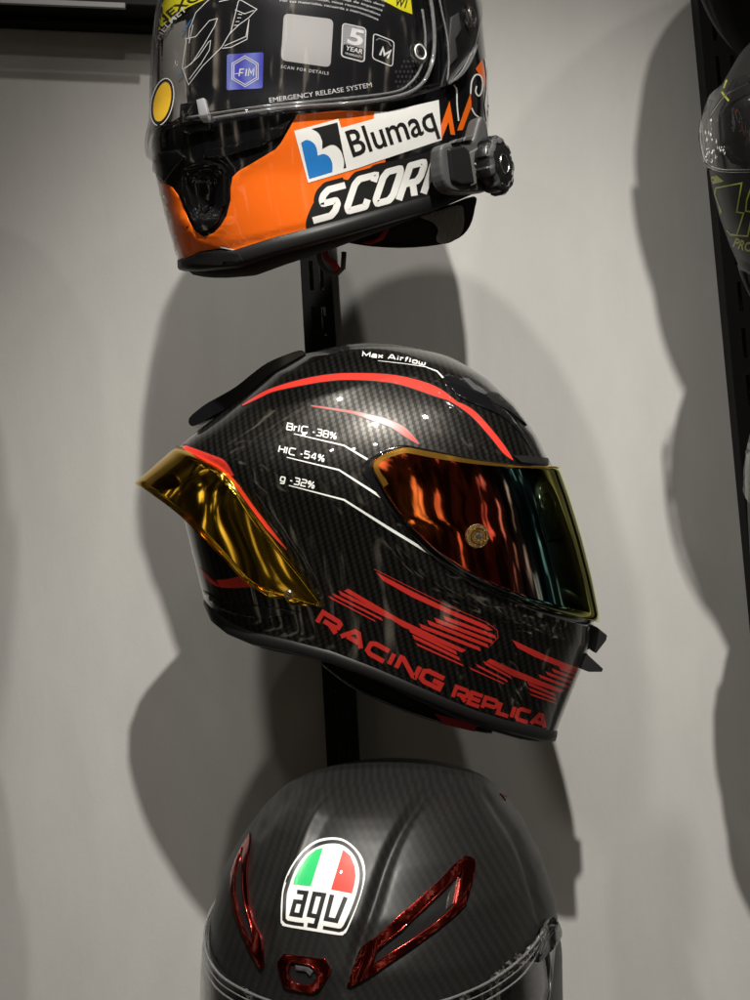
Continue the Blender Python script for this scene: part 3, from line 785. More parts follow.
    def side(sg):
        g = []
        for i in range(n_):
            ci, ni = sh.hit(*inn[i]); li = Vector(sh.w2l(ci+ni*.0022)); f = i/(n_-1)
            if i == 0: li[2] = 0
            lo_ = Vector((*sh.px2l(out[i]), 0)); dd = li[2]*min(1, .85+.2*f)
            # put the outer point at depth dd along its viewing ray
            w_ = CAM + ray(*out[i])*(sh.dist-dd*sh.mpp); lw_ = Vector(sh.w2l(w_))
            row = []
            for r_ in range(rows+1):
                t_ = r_/rows; p = li.lerp(lw_, t_); p[2] += math.sin(t_*math.pi)*5*(1-f)*(0 if i == 0 else 1); row.append(p)
            g.append(row)
        for i in range(1, n_): 
            for r_ in range(rows+1):
                if i < 8: g[i][r_][2] *= 1
        return g
    g = side(1)
    # smooth the depth so that the blade wraps round the back of the shell
    for r_ in range(rows+1):
        dl = [math.sqrt(max(0, q_)) for q_ in smooth_list([g[i][r_][2]**2 for i in range(n_)], 40)]
        for i in range(n_): g[i][r_][2] = dl[i] if i else 0
        for ax_ in (0, 1):
            dl = smooth_list([g[i][r_][ax_] for i in range(n_)], 10)
            for i in range(n_): g[i][r_][ax_] = dl[i]
    full = [[Vector((p[0], p[1], -p[2])) for p in row] for row in g[:0:-1]] + g
    vs = [sh.l2w(p) for row in full for p in row]; k_ = rows+1
    fs = [(i*k_+r_, (i+1)*k_+r_, (i+1)*k_+r_+1, i*k_+r_+1) for i in range(len(full)-1) for r_ in range(rows)]
    sp = link('rear_spoiler', vs, fs, M['gold'], root); recalc(sp)
    md = sp.modifiers.new('t','SOLIDIFY'); md.thickness = .0022; md.offset = 0
    foot = sh.patch(sp, 'spoiler_foot', M['gold'], poly2([(259,589),(275,585),(296,585),(306,588),(322,605),(292,605),(286,598),(270,597)]), .6, 1.2, 5, bev=.3)
    c_, n2 = sh.hit(292, 592); fr = Matrix.Translation(c_+n2*.0085) @ n2.to_track_quat('Z','Y').to_matrix().to_4x4()
    disc_solid('screw', fr, [(0,-.001),(.0016,-.001),(.0018,.0008),(.0034,.0006),(.0042,-.0006),(.0042,-.004)], M['steel'], sp, 24)
    # lining details seen below the rim
    onr = lambda px, py, d: CAM + ray(px, py)*(sh.dist-d*sh.mpp)
    lowp = spline([(324,664),(350,684),(380,699),(415,713),(455,725),(492,732)], 4); upp = spline([(324,654),(350,663),(380,677),(415,693),(455,708),(492,720)], 4)
    vs = [onr(x, y, 40) for x, y in lowp]+[onr(x, y, 34) for x, y in upp]; n_ = len(lowp)
    cc = link('chin_curtain', vs, [(i, i+1, n_+i+1, n_+i) for i in range(n_-1)], M['lining'], ln)
    md = cc.modifiers.new('t','SOLIDIFY'); md.thickness = .004
    tube('piping', [onr(x, y, 41) for x, y in lowp], .0018, M['black_gloss'], cc)
    o = link('strap_tag', [onr(434,713,46),onr(478,724,46),onr(474,731,46),onr(444,724,46)], [(0,1,2,3)], M['strap'], ln, False)
    md = o.modifiers.new('t','SOLIDIFY'); md.thickness = .003
    return sh
mid = middle()
mount_n = 0
def mount(sh, px, py, label):
    """bracket arm that carries a helmet, from the rail into the helmet"""
    a = on_wall(px, py, -.022); b_ = sh.l2w((0, 10, 0))
    root = empty('helmet_bracket', a, label, 'bracket', 'brackets that carry the helmets')
    tube('arm', [a, a.lerp(b_, .5)+Vector((0,0,-.004)), b_], .006, M['rail'], root)
    box('hook_plate', (a.x-.010, a.y-.001, a.z-.022), (a.x+.010, a.y+.004, a.z+.022), M['rail'], root, .0012)

# ================================================================ TOP HELMET
def top():
    loop = [(184,274),(180,262),(169,228),(160,192),(153,160),(151,138),(156,118),(156,90),(158,40),(165,-10),(176,-65),(212,-115),(268,-145),(330,-152),(392,-138),
            (440,-95),(468,-40),(482,15),(488,70),(489,112),(486,150),(480,185),(474,210)]
    bott = [(150,266),(183,268),(198,268),(235,264),(273,252),(340,234),(400,217),(440,206),(476,190),(495,184)]
    creases = [([(156,176),(176,196),(186,222),(203,240),(222,226),(231,190),(240,172),(280,148)], 1.5, 4), ([(204,165),(206,195),(205,220)], -11, 16),
               ([(175,262),(240,246),(300,232),(430,200)], -1.5, 4)]
    sh = Shell((325,90), 1.14, 0, loop, bott, 135, .80, 2.1, None, creases, smooth=5, bslope=-.75)
    root = empty('motorcycle_helmet', sh.base, 'orange, black and white helmet with clear visor full of labels and clip-on intercom', 'helmet', 'helmets mounted on the wall')
    sh.build(root, M['black_gloss'])
    sh.ring(root, 'edge_trim', M['trim'], [(-.5,13),(2.4,12),(3.2,6),(3.0,0),(1.5,-2),(-3,-3),(-8,-2),(-10,2)])
    ln = sh.ring(root, 'lining', M['lining'], [(-8,2),(-8,-3),(-12,-6),(-20,-7),(-30,-6),(-40,-2),(-58,10),(-70,40)], cap=True)
    pp = lambda a: poly2(a)
    sh.patch(root, 'orange_panel', M['orange'], pp([(151,168),(160,200),(168,230),(179,262),(201,251),(221,248),(239,252),(289,241),(345,226),(385,216),(385,140),(374,111.5),(338,110.5),(297,115),
        (281,143),(276,149),(258,160),(239,171),(233,177),(231,188),(231,200),(227,216),(221,226),(214,233),(204,237),(195,231),(189,221),(184,208),(178,195),(172,187),(160,180)]), .3, .25, 5, bev=.1)
    sh.patch(root, 'white_pinstripe', M['white'], stroke2([(221,247),(239,251),(289,240),(345,225),(440,200.5)], 1.1), .7, 0, 6)
    # white sponsor band
    sh.patch(root, 'white_band', M['white'], pp([(294,131),(338,119),(341,128),(373,119),(374,112),(387,112),(438,100),(441,140),(375,162),(358,168),(308,183)]), .85, 0, 5)
    lg = sh.patch(root, 'round_letter_logo', M['print_black'], pp(spline([(311.6,129),(324,126),(337,122.5)],2)+spline([(337,122.5),(343,154),(346,167.6)],3)[1:]+spline([(343,168.7),(343.6,162),(341,152),(336,146),(330,145),(322,149)],3)+spline([(322,141),(319,134),(315.6,131)],3)), 1.0, 0, 5)
    sh.patch(lg, 'blue_half', M['blue'], pp(spline([(301,143),(306,140),(312,142),(316,147),(317.5,155.6)],3)+spline([(317.5,155.6),(323.6,154),(329,157),(332,163.6),(332,172)],3)[1:]+[(309,179)]), 1.0, 0, 5)
    sh.patch(root, 'lettering', M['print_black'], text2('Blumaq', [(352.5,157),(400,141.5),(437,129.5)], 28, bold=.012), 1.0, 0, 5)
    sh.patch(root, 'lettering_backing', M['print_black'], pp(spline([(307,217),(306,227),(311,231),(338,224),(367,216),(412,204.5),(452,194),(452,147),(420,154),(395,160.5),(373,165),(362,176),(350,180),(340,180),(326,188),(315,200)], 3, True)), .95, 0, 5)
    # block lettering, drawn as thick strokes in a slanted frame
    def rnd(pts):
        P_ = [Vector(p) for p in pts]; out = [P_[0]]
        for a, p, b_ in zip(P_, P_[1:], P_[2:]):
            r_ = min(1.2, (p-a).length*.45, (b_-p).length*.45); e1 = p+(a-p).normalized()*r_; e2 = p+(b_-p).normalized()*r_
            out += [e1, e1*.25+p*.5+e2*.25, e2]
        return [tuple(p) for p in out+[P_[-1]]]
    def glyph(strokes, ox, oy, w, h_, sw):
        out = []
        for s_ in strokes:
            out.append(stroke2(rnd([(ox + u*w*.967 + v*h_*.33, oy - u*w*.262 - v*h_) for u, v in s_]), sw))
        return merge2(*out)
    G = {'S': [[(1,.93),(.25,.93),(.10,.80),(.10,.66),(.22,.52),(.80,.52),(.93,.40),(.93,.20),(.80,.07),(0,.07)]],
         'C': [[(1,.74),(1,.93),(.22,.93),(.09,.80),(.09,.20),(.22,.07),(1,.07),(1,.26)]],
         'O': [[(.3,.93),(.85,.93),(.93,.80),(.93,.20),(.80,.07),(.22,.07),(.08,.20),(.08,.80),(.22,.93),(.3,.93)]],
         'R': [[(.08,0),(.08,.93),(.85,.93),(.93,.80),(.93,.55),(.80,.42),(.08,.42)], [(.55,.42),(.95,0)]],
         'P': [[(.08,0),(.08,.93),(.85,.93),(.93,.80),(.93,.50),(.80,.38),(.08,.38)]]}
    its = []
    for ch, ox, oy, w in (('S',312,223,23),('C',342.5,215,22),('O',371,207.5,21),('R',396.5,200.5,18.5),('P',421,194,17)):
        its.append(glyph(G[ch], ox, oy, w, 37 if ch != 'S' else 34, 6.6))
    bk = [glyph(G[ch], ox, oy, w, 37 if ch != 'S' else 34, 16.5) for ch, ox, oy, w in (('S',312,223,23),('C',342.5,215,22),('O',371,207.5,21),('R',396,200.5,20))]
    sh.patch(root, 'lettering_outline', M['print_black'], merge2(*bk), 1.05, 0, 5)
    sh.patch(root, 'lettering', M['white'], merge2(*its), 1.2, 0, 5)
    sh.patch(root, 'orange_zigzag', M['orange'], merge2(pp([(449,101),(454.6,135),(450,134.6),(448,122),(440.6,140.6),(440,126.6)]), pp([(470,93),(471,106),(462,130),(456.6,130.6)])), .6, 0, 5)
    sh.patch(root, 'silver_line', M['white'], merge2(stroke2(spline([(453,85),(456,90),(456.5,105),(458,121)],4), 1.3),
             stroke2(spline([(470,94),(471,82),(475,75),(480,76),(482,83),(481,92),(478,96),(475,92),(476,86)],4), 1.4), stroke2(spline([(471,108),(474,114),(478,117)],4), 1.3)), .65, 0, 5)
    sh.patch(root, 'orange_flash', M['orange'], pp([(481,60),(484,71),(485,81),(483,88),(480,77),(475,69)]), .6, 0, 5)
    sh.patch(root, 'white_flash', M['white'], pp([(484,58),(489,62),(490,118),(486,122),(484,105),(486,88),(486,75)]), .6, 0, 5)
    # chin vent pieces
    cv = sh.patch(root, 'chin_vent', M['black_gloss'], poly2([(184,168),(206,160),(222,164),(227,172),(226,205),(219,222),(208,232),(199,229),(190,212),(181,188)],
                  [[(191,174),(206,168),(216,171),(219,178),(217,204),(211,217),(205,221),(200,217),(194,202),(188,184)][::-1]]), .2, 2.4, 5, bev=.8)
    sh.patch(cv, 'vent_blade', M['black_gloss'], pp([(197,176),(212,172),(213,186),(209,210),(204,214),(199,200)]), .2, 1.0, 5, bev=.4)
    sh.patch(root, 'chin_ridge', M['black_gloss'], pp([(208,150),(235,145),(262,134),(290,121),(283,135),(262,146),(240,152),(222,158),(205,157)]), .2, 2.4, 5, bev=.9)
    sh.patch(root, 'chin_ridge', M['black_gloss'], pp([(152,158),(163,152),(178,150),(186,157),(176,168),(166,182),(154,170)]), .2, 2.0, 5, bev=.8)
    sh.patch(root, 'rim_notch', M['trim'], pp([(183,261),(202,252.5),(221,250),(240,254),(246,262),(225,266),(200,270),(185,270)]), .6, 2.2, 5, bev=.6)
    # label card inside the visor
    card = sh.patch(root, 'label_card', M['card'], pp([(188,96),(187,60),(190,20),(196,-40),(260,-60),(400,-50),(410,-20),(412,14),(413,60),(408,92),(372,97),(330,100),(260,106),(206,112),(190,110)]), 1.0, .3, 6)
    D = lambda name, m, shp, off=1.6: sh.patch(card, name, M[m], shp, off, 0, 5)
    # printed yellow header and its words
    D('yellow_header', 'yellow', pp(spline([(155,42),(160,32),(172,20),(190,8),(215,-2),(260,-12)],4)+[(255,-40),(205,-38),(175,-12),(160,10)]), 1.7)
    D('yellow_header', 'yellow', pp([(370,-8),(385,3),(400,11),(411,15),(407,-25),(372,-40)]), 1.7)
    D('lettering', 'print_black', text2('INEXO', [(160,33),(172,19),(190,6),(204,0)], 8, bold=.02), 1.9)
    D('lettering', 'print_black', text2('W1', [(393,6),(404,9)], 9, bold=.02), 1.9)
    D('lettering', 'white', text2('E HELMET', [(158,48),(167,32),(178,20),(189,11)], 6, bold=.01), 1.7)
    for k_ in range(5):
        D('small_print', 'white', text2(['For its structure this Helmet is designed to', 'Per la sua struttura, questo casco non deve', 'Por lo tanto, el casco proteja de impactos', 'Pour sa construction, nous recommandons', 'Por sus materiales, recuerda a instrucciones'][k_],
            [(276+k_, -16+4.6*k_),(318, -13+4.8*k_),(352+k_, -6+4.9*k_),(385-2*k_, 3+4.6*k_)], 2.6), 1.7)
    def rrect(c4, r_=.16, n=5):
        A, B, C_, D_ = [Vector(p) for p in c4]; out = []
        cs = [(A,B,D_),(B,C_,A),(C_,D_,B),(D_,A,C_)]
        for p, nx, pv in cs:
            e1 = (pv-p); e2 = (nx-p); rr = r_*min(e1.length, e2.length); a = p+e1.normalized()*rr; b2 = p+e2.normalized()*rr
            for i in range(n+1):
                t_ = i/n; out.append(tuple((1-t_)**2*a+2*t_*(1-t_)*p+t_*t_*b2))
        return out
    D('blank_square', 'pale_print', pp(rrect([(284,14),(333,20),(330,68),(281,61)], .12)))
    D('lettering', 'white', text2('SCAN FOR DETAILS', [(281,68.5),(328,75.5)], 3.2, space=1.25), 1.6)
    D('warranty_box', 'grey_print', pp(rrect([(342,24),(365,29),(363.4,63),(340.5,57)])), 1.55)
    D('warranty_box', 'card', pp(rrect([(343,44.5),(363,49.3),(362.2,61.4),(341.6,56)], .2)), 1.65)
    D('box_border', 'white', stroke2(rrect([(342,24),(365,29),(363.4,63),(340.5,57)]), 1.0, True), 1.8)
    D('lettering', 'white', text2('5', [(346,43.5),(361,47)], 16, bold=.03), 1.85)
    D('lettering', 'white', text2('YEAR', [(344.5,50.5),(361.5,54.8)], 4.6, bold=.015), 1.85)
    D('lettering', 'white', text2('WARRANTY', [(344,54.8),(361,59.2)], 2.4), 1.85)
    D('box_border', 'white', stroke2(rrect([(372.6,34),(393,42.2),(391.2,67.3),(371.4,59)]), 1.0, True), 1.7)
    D('size_panel', 'grey_print', stroke2([(375,41),(378,39),(387,42.5),(390,47)], .7), 1.7)
    D('lettering', 'white', tech2('M', [(377.5,56.5),(387,60.3)], 10, 2.1), 1.7)
    D('lettering', 'white', text2('EMERGENCY RELEASE SYSTEM', [(270,103.5),(305,98.5),(340,93),(371,87.5)], 5, bold=0), 1.9)
    # hologram label
    hl = D('approval_sticker', 'holo', pp(rrect([(228,55),(264,53),(263,89),(227.5,91)], .06)), 1.7)
    hexa = lambda r_: [(245.8+r_*math.cos(R(a+90))*.95, 72+r_*math.sin(R(a+90))) for a in range(0,360,60)]
    for r_ in (15.5, 13.3): sh.patch(hl, 'hexagon', M['white'], stroke2(hexa(r_), .8, True), 1.9, 0, 5)
    sh.patch(hl, 'lettering', M['white'], merge2(stroke2([(240,77),(241,70),(245,69.8)],1.3), stroke2([(240.5,73.6),(244,73.4)],1.3), stroke2([(246.5,76.8),(247.5,69.6)],1.3), stroke2([(249,76.7),(250,69.5),(251.8,74),(254.6,69.2),(254,76.4)],1.3), stroke2([(236,74.5),(239.5,74.2)],.8)), 1.9, 0, 5)
    # line drawing of a helmet
    z = lambda pts: [(140+x/3.75, y/3.75) for x, y in pts]
    lines = [z([(180,150),(165,255),(188,320),(240,250),(310,180),(345,120),(372,10),(380,0)]), z([(188,150),(192,110),(215,50),(260,5),(290,-10)]),
             z([(175,148),(215,140),(265,80),(295,72),(285,100),(245,170),(200,240),(170,260)]), z([(180,255),(225,215),(262,160),(270,155),(265,190),(235,240),(190,300)]),
             z([(375,0),(440,38),(410,70),(375,95),(340,130)]), z([(360,40),(395,55),(430,42)]), z([(412,75),(400,140),(320,175)]), z([(410,90),(404,150),(345,180),(312,184)]),
             z([(368,70),(382,70)]), z([(362,84),(376,84)]), z([(356,98),(370,98)]), z([(371,56),(386,58)]), z([(205,95),(190,165)]), z([(300,10),(345,0)])]
    D('helmet_drawing', 'white', merge2(*[stroke2(l_, .75) for l_ in lines]), 1.7)
    D('blue_arrow', 'blue', stroke2(z([(165,125),(200,75)]),1.0), 1.7); D('blue_arrow', 'blue', stroke2(z([(150,290),(168,275)]),1.0), 1.7)
    # inner face seal visible through the clear plastic, left
    sh.patch(root, 'cheek_liner', M['liner_grey'], pp([(152,120),(151,70),(158,30),(186,20),(188,60),(188,112),(172,122)]), .25, 0, 5)
    # visor locking tab
    sh.patch(root, 'visor_tab', M['grey_print'], pp([(200,102),(207,100),(211,115),(210,124),(203,119)]), 1.5, 3.0, 5, bev=.6)
    sh.patch(root, 'visor_latch', M['black_gloss'], pp([(184,106),(200,103),(203,119),(213,124),(213,130),(186,134),(183,124)]), .6, 3.2, 5, bev=1.0)
    # visor: clear
    thf = sh.tp(168, 80)[0]
    thf = (math.pi - 0.0) if False else thf
    hi = [(200,-80),(300,-95),(400,-85),(460,-40),(476,-10)]
    lo = [(168,126),(190,126),(215,123),(260,116),(300,111),(350,108),(400,101),(435,91),(458,76),(472,50),(477,30)]
    a_r = abs((sh.tp(478,10)[0]-thf+math.pi)%(2*math.pi)-math.pi)
    vis = sh.strip(root, 'visor', M['clear'], hi, lo, thf, math.degrees(a_r), 6.5, thick=2.0, offrear=4.5)
    bvf = [tuple(p.vertices) for p in vis.data.polygons]; off = root.location
    old = sh.bvh, sh.faces, sh.world, sh.vn
    sh.world = [v.co+off for v in vis.data.vertices]; sh.faces = bvf; sh.bvh = BVHTree.FromPolygons([tuple(w) for w in sh.world], bvf)
    sh.vn = [v.normal.copy() for v in vis.data.vertices]
    if sh.hit(300,50)[1].dot(sh.ed) < 0: sh.vn = [-v for v in sh.vn]
    # thick moulded lower edge and inner seal lines of the visor, as raised clear beads
    def bead(pts, r_, m, name='edge_bead', o_=.0006):
        q = []
        for p in spline(pts, 8):
            c_, n_ = sh.hit(*p); q.append(c_+n_*o_)
        return tube(name, q, r_, m, vis, 8)
    bead([(156,132),(185,127),(215,123.5),(260,116),(300,111.5),(350,108),(400,101.5),(435,91.5),(458,76),(472,52)], .0011, M['clear_bead'])
    bead([(213,119),(260,111.5),(300,107),(350,103.5),(395,97),(418,87),(430,68),(434,40),(430,0),(420,-25)], .0016, M['clear_bead'])
    bead([(188,118),(260,107),(330,100),(390,93),(409,84),(421,66),(425,40),(422,10)], .0010, M['clear_bead'])
    bead([(443,100),(448,70),(447,40),(441,10),(436,-15)], .0008, M['clear_bead'])
    sh.patch(vis, 'amber_sticker', M['amber'], pp(circle(162.5,102,8.2,20,rot=12)), .3, 0, 5)
    sh.patch(vis, 'amber_sticker_ring', M['print_black'], stroke2(circle(162.5,102,9.3,22,rot=12), 1.6, True), .35, 0, 5)
    sh.patch(vis, 'sticker_text_ring', M['white'], stroke2(circle(162.5,102,10.8,24,rot=12), .6, True), .35, 0, 5)
    for (cx_, cy_, r_, el) in ((418,53,.0088,1), (469,16,.0095,.6)):
        c_, n_ = sh.hit(cx_, cy_); fr = Matrix.Translation(c_) @ n_.to_track_quat('Z','Y').to_matrix().to_4x4()
        pin = disc_solid('visor_pin' if el == 1 else 'pivot_cap', fr, [(.0,.004),(r_*.4,.004),(r_*.45,.0028),(r_*.85,.0026),(r_,.0015),(r_,.0),(0,0)], M['clear_thick'], vis)
        disc_solid('pin_core', fr, [(r_*.55,.0030),(r_*.65,.0036),(r_*.72,.0030)], M['white'] if el == 1 else M['steel'], pin)
    sh.bvh, sh.faces, sh.world, sh.vn = old
    # hinge mechanism seen through the clear side of the visor
    sh.patch(root, 'hinge_plate', M['black_plastic'], pp([(440,88),(447,60),(446,20),(440,-20),(470,-20),(478,20),(476,45),(466,66),(452,80)]), .3, 1.0, 5, bev=.3)
    sh.patch(root, 'hinge_lever', M['device'], pp([(449,18),(456,14),(459,30),(453,40),(455,58),(448,66),(446,50)]), 1.4, 1.2, 5, bev=.4)
    sh.patch(root, 'vent_mesh', M['device'], merge2(*[pp(circle(395+4*i+(j%2)*2, 62+5*j, 1.2, 1.6, 6)) for j in range(6) for i in range(6) if 395+4*i+62+5*j > 462 and 395+4*i < 418]), 1.5, 0, 5)
    # red tag and pad on the neck roll, strap with ring
    o = []
    def under(px, py, d): return CAM + ray(px, py)*(sh.dist-d*sh.mpp)
    def soft(name, pts, d, m, dep=4, par=ln):
        q = [under(x, y, d(x, y) if callable(d) else d) for x, y in pts]; q2 = [under(x, y, (d(x, y) if callable(d) else d)-dep) for x, y in pts]; n_ = len(pts)
        o = link(name, q+q2, [tuple(range(n_)), tuple(range(2*n_-1,n_-1,-1))]+[(i,(i+1)%n_,n_+(i+1)%n_,n_+i) for i in range(n_)], m, par, False); recalc(o); bevel(o, .0012); return o
    neck = spline([(345,238),(360,245),(400,248),(438,245),(459,238),(470,226),(475,208),(474,196),(440,208),(400,219)], 3, True)
    soft('neck_pad', neck, lambda x, y: 70-.5*abs(x-370)*.55, M['lining'], 30)
    soft('ribbed_patch', spline([(419,216),(440,210),(460,205),(464,213),(463,230),(455,240),(444,244),(436,240),(438,230),(432,222)], 3, True), lambda x, y: 76-.5*abs(x-370)*.55, M['pad'], 4)
    soft('red_tag', [(361,243),(377,238),(385,228),(390,227),(384,239),(371,245)], lambda x, y: 76-.5*abs(x-370)*.55, M['strap'], 3)
    tube('strap_loop', [under(x, y, 60) for x, y in ((318,246),(320,262),(327,272),(336,275),(343,268),(344,252))], .0022, M['strap_grey'], ln)
    tube('red_strap', [under(x, y, 62) for x, y in ((322,246),(327,258),(334,264),(338,270))], .0028, M['strap'], ln)
    # clip-on intercom
    base, nb = sh.hit(470, 165)
    xd = (at_dist(505,158,1)-at_dist(440,176,1)).normalized()
    C0 = CAM + ray(470,165)*(sh.dist-92*sh.mpp)
    fx = (AX*.84+AY*.14-AZ*.56).normalized(); fy = (AY - fx*AY.dot(fx)).normalized(); fz = fx.cross(fy)
    FR = Matrix(((fx.x,fy.x,fz.x,C0.x),(fx.y,fy.y,fz.y,C0.y),(fx.z,fy.z,fz.z,C0.z),(0,0,0,1)))
    k = sh.mpp*.95
    def plate(name, pts, z0, z1, m, par, bev_=.001):
        n_ = len(pts); q = [FR @ Vector((x*k, y*k, z0*k)) for x, y in pts]+[FR @ Vector((x*k, y*k, z1*k)) for x, y in pts]
        o = link(name, q, [tuple(range(n_))[::-1], tuple(range(n_, 2*n_))]+[(i,(i+1)%n_,n_+(i+1)%n_,n_+i) for i in range(n_)], m, par, False); recalc(o)
        if bev_: bevel(o, bev_, 3)
        return o
    it = plate('intercom', spline([(-38,14),(-30,20),(-12,22),(2,24),(8,34),(14,45),(20,46),(24,38),(26,22),(36,16),(40,2),(36,-14),(24,-24),(0,-27),(-22,-27),(-34,-23),(-40,-10)], 3, True), -14, 5, M['device'], root, .004)
    plate('body_face', [(-31,14),(-12,17),(-5,12),(-3,-20),(-20,-21),(-31,-17)], 4, 9, M['device_dark'], it, .003)
    plate('side_panel', [(-9,9),(8,16),(12,8),(2,0),(0,-20),(-8,-22)], 4, 8, M['strap_grey'], it, .001)
    plate('key', [(-2,-1),(7,5),(8,-4),(3,-6)], 8, 10, M['grey_print'], it, .0005)
    plate('button', [(-25,19),(-14,20),(-10,24),(-20,23)], -4, 8, M['device'], it, .0008)
    plate('button', [(-12,21),(-1,22),(2,27),(-8,26)], -4, 8, M['device'], it, .0008)
    fd = FR @ Matrix.Translation(Vector((24*k, -2*k, 3*k))) @ Matrix.Rotation(R(24), 4, 'Y')
    teeth = lambda a: 1+.045*(1 if math.cos(a*9) > 0 else -1)
    dial = disc_solid('dial', fd, [(0,-4*k),(26*k,-4*k),(28*k,0),(28*k,8*k),(26*k,11*k),(18*k,14*k),(12*k,15*k),(0,15*k)], M['device_dark'], it, 90, teeth)
    disc_solid('dial_grip', fd, [(20*k,12.6*k),(21*k,14*k),(25*k,12.5*k),(27*k,9.5*k)], M['device'], dial, 90, teeth)
    disc_solid('dial_ring', fd, [(8*k,14.6*k),(8.6*k,15.8*k),(9.6*k,15.8*k),(10.2*k,14.6*k)], M['steel'], dial, 48)
    return sh
toph = top()

# ================================================================ BOTTOM HELMET
def bottom():
    loop = [(210,1150),(204,1080),(205,1010),(207,960),(212,915),(222,875),(240,843),(262,812),(290,785),(322,768),(358,760),(400,758),(440,762),(475,774),(500,793),
            (522,820),(541,857),(555,900),(562,950),(563,1010),(559,1080),(548,1150)]
    bott = [(195,1120),(380,1145),(565,1120)]
    creases = [([(455,770),(420,800),(392,850),(375,900),(355,960),(345,1000)], -6.5, 6), ([(340,785),(318,815),(302,850),(284,900),(273,955)], 5.5, 6),
               ([(470,775),(500,815),(520,850),(538,910),(543,930)], -2.5, 4), ([(300,785),(275,810),(256,840)], -2.5, 6), ([(352,985),(412,945),(462,900),(470,862)], -1.2, 7)]
    sh = Shell((380,960), 1.07, 0, loop, bott, 108, .80, 2.1, None, creases, nth=320, ns=180, smooth=5)
    root = empty('motorcycle_helmet', sh.base, 'matte black carbon helmet with green, white and red badge and red-framed vents', 'helmet', 'helmets mounted on the wall')
    sh.build(root, M['carbon_matte'])
    sh.ring(root, 'edge_trim', M['trim'], [(-.5,12),(2.4,11),(3.2,6),(3.0,0),(1.5,-4),(-3,-6),(-8,-4),(-10,2)])
    sh.ring(root, 'lining', M['lining'], [(-8,2),(-6,-8),(-14,-22),(-30,-20),(-60,10)], cap=True)
    pp = poly2
    # badge
    z = lambda pts: [(260+x/6.25, 820+y/6.25) for x, y in pts]
    outer = spline(z([(450,110),(530,125),(600,180),(645,250),(658,340),(640,440),(600,560),(545,690),(525,712),(498,720),(330,694),(160,665),(138,650),(130,620),(140,450),(180,320),(260,200),(350,130)]), 4, True)
    bd = sh.patch(root, 'badge', M['white'], pp(outer), .2, .15, 5)
    Q = lambda name, m, shp: sh.patch(bd, name, M[m], shp, .5, 0, 5)
    Q('badge_ring', 'print_black', stroke2(z([(275,655),(220,648),(168,638),(151,620)])+spline(z([(151,590),(157,470),(175,400),(205,318),(270,220),(350,160),(440,137),(520,148),(585,200),(622,270),(634,350),(618,450),(580,560),(532,665)]),4)+z([(515,685),(495,690),(395,672)]), 3.6))
    Q('green_field', 'green', pp(z([(395,175),(350,188),(290,235),(245,300),(215,365),(207,403),(318,415)])))
    Q('red_field', 'print_red', pp(z([(520,188),(565,225),(592,290),(598,350),(590,405),(575,460),(445,435)])))
    lw_ = 4.4
    Q('lettering', 'print_black', merge2(stroke2(z([(232,450),(290,457),(255,597),(200,588),(220,510),(275,516)]), lw_), stroke2(z([(352,603),(308,594),(342,462),(400,470),(347,664),(298,655)]), lw_),
        stroke2(z([(452,468),(414,618),(478,630),(536,484)]), lw_)))
    # red framed vents
    def frame(outer, hole, depth=2.6):
        o_ = sh.patch(root, 'vent_frame', M['red_metal'], poly2(outer, [hole[::-1]]), .1, depth, 4, bev=.8)
        sh.patch(o_, 'vent_opening', M['dark_shell'], poly2(hole), .25, 0, 5)
        # bright inner lip
        q = []
        for p in hole: c_, n_ = sh.hit(*p); q.append(c_+n_*(depth+.2)*.001)
        tube('inner_lip', q, .0007, M['red_metal'], o_, 6, True)
        return o_
    f1 = frame([(463,857),(469,858),(473,861),(474,866),(470,885),(465,905),(458,912),(435,931),(406,952),(378,971),(352,986.5),(347,985),(353,968),(360,952),(368,944),(393,921),(420,898),(438,881),(452,866)],
          [(460,872),(457,888),(454,904),(449,910),(430,926),(410,940),(390,953),(372,965),(374,956),(377,949),(400,930),(424,908),(442,890),(456,875)])
    sh.patch(f1, 'side_plate', M['steel'], pp([(457,877),(459,880),(455,901),(446,909),(449,893)]), .5, .6, 5)
    frame([(251,833),(243,846),(237,860),(232.5,874),(232,894),(235,911),(240,926),(250,950),(262,970),(264.5,967),(264,950),(262,936),(254,920),(249.5,900),(248,872),(251,842)],
          [(244,849),(239,862),(236,877),(236.5,897),(239,911),(244,925),(253,945),(254,936),(253,926),(247.5,907),(244.5,890),(244,870)], 1.8)
    f3 = frame([(285,954),(293,955),(326,959),(332,970),(326,981),(320,990),(314,993),(301,991),(288,988),(284,984),(281,973),(278.6,962)],
          [(292,961.5),(304,963),(313,966),(320,974),(314,984),(304,984.5),(294,983),(289,973)], 2.0)
    sh.patch(f3, 'vent_grip', M['device'], pp([(296,965),(309,967),(314,971),(311,976),(306,971),(297,970)]), .4, 1.4, 4, bev=.3)
    sh.patch(root, 'red_accent', M['red_metal'], pp([(503,790),(506,793),(509,798),(506,798)]), .1, 1.0, 4)
    # brow groove and clear visor
    thf = sh.tp(318, 980)[0]
    hi = [(320,1011),(360,1010),(400,1006),(440,999),(480,983),(510,963),(530,944),(541,925),(548,919)]
    lo = [(320,1112),(440,1108),(520,1080),(545,1000),(551,960)]
    a_r = abs((sh.tp(552,930)[0]-thf+math.pi)%(2*math.pi)-math.pi)
    sh.strip(root, 'eye_port', M['black_gloss'], [(x,y+1) for x,y in hi], lo, thf, math.degrees(a_r)-1, 1.2, thick=.8)
    vis = sh.strip(root, 'visor', M['clear'], hi, lo, thf, math.degrees(a_r), 8.5, thick=2.2, offrear=3)
    old = sh.bvh, sh.faces, sh.world, sh.vn
    off = root.location
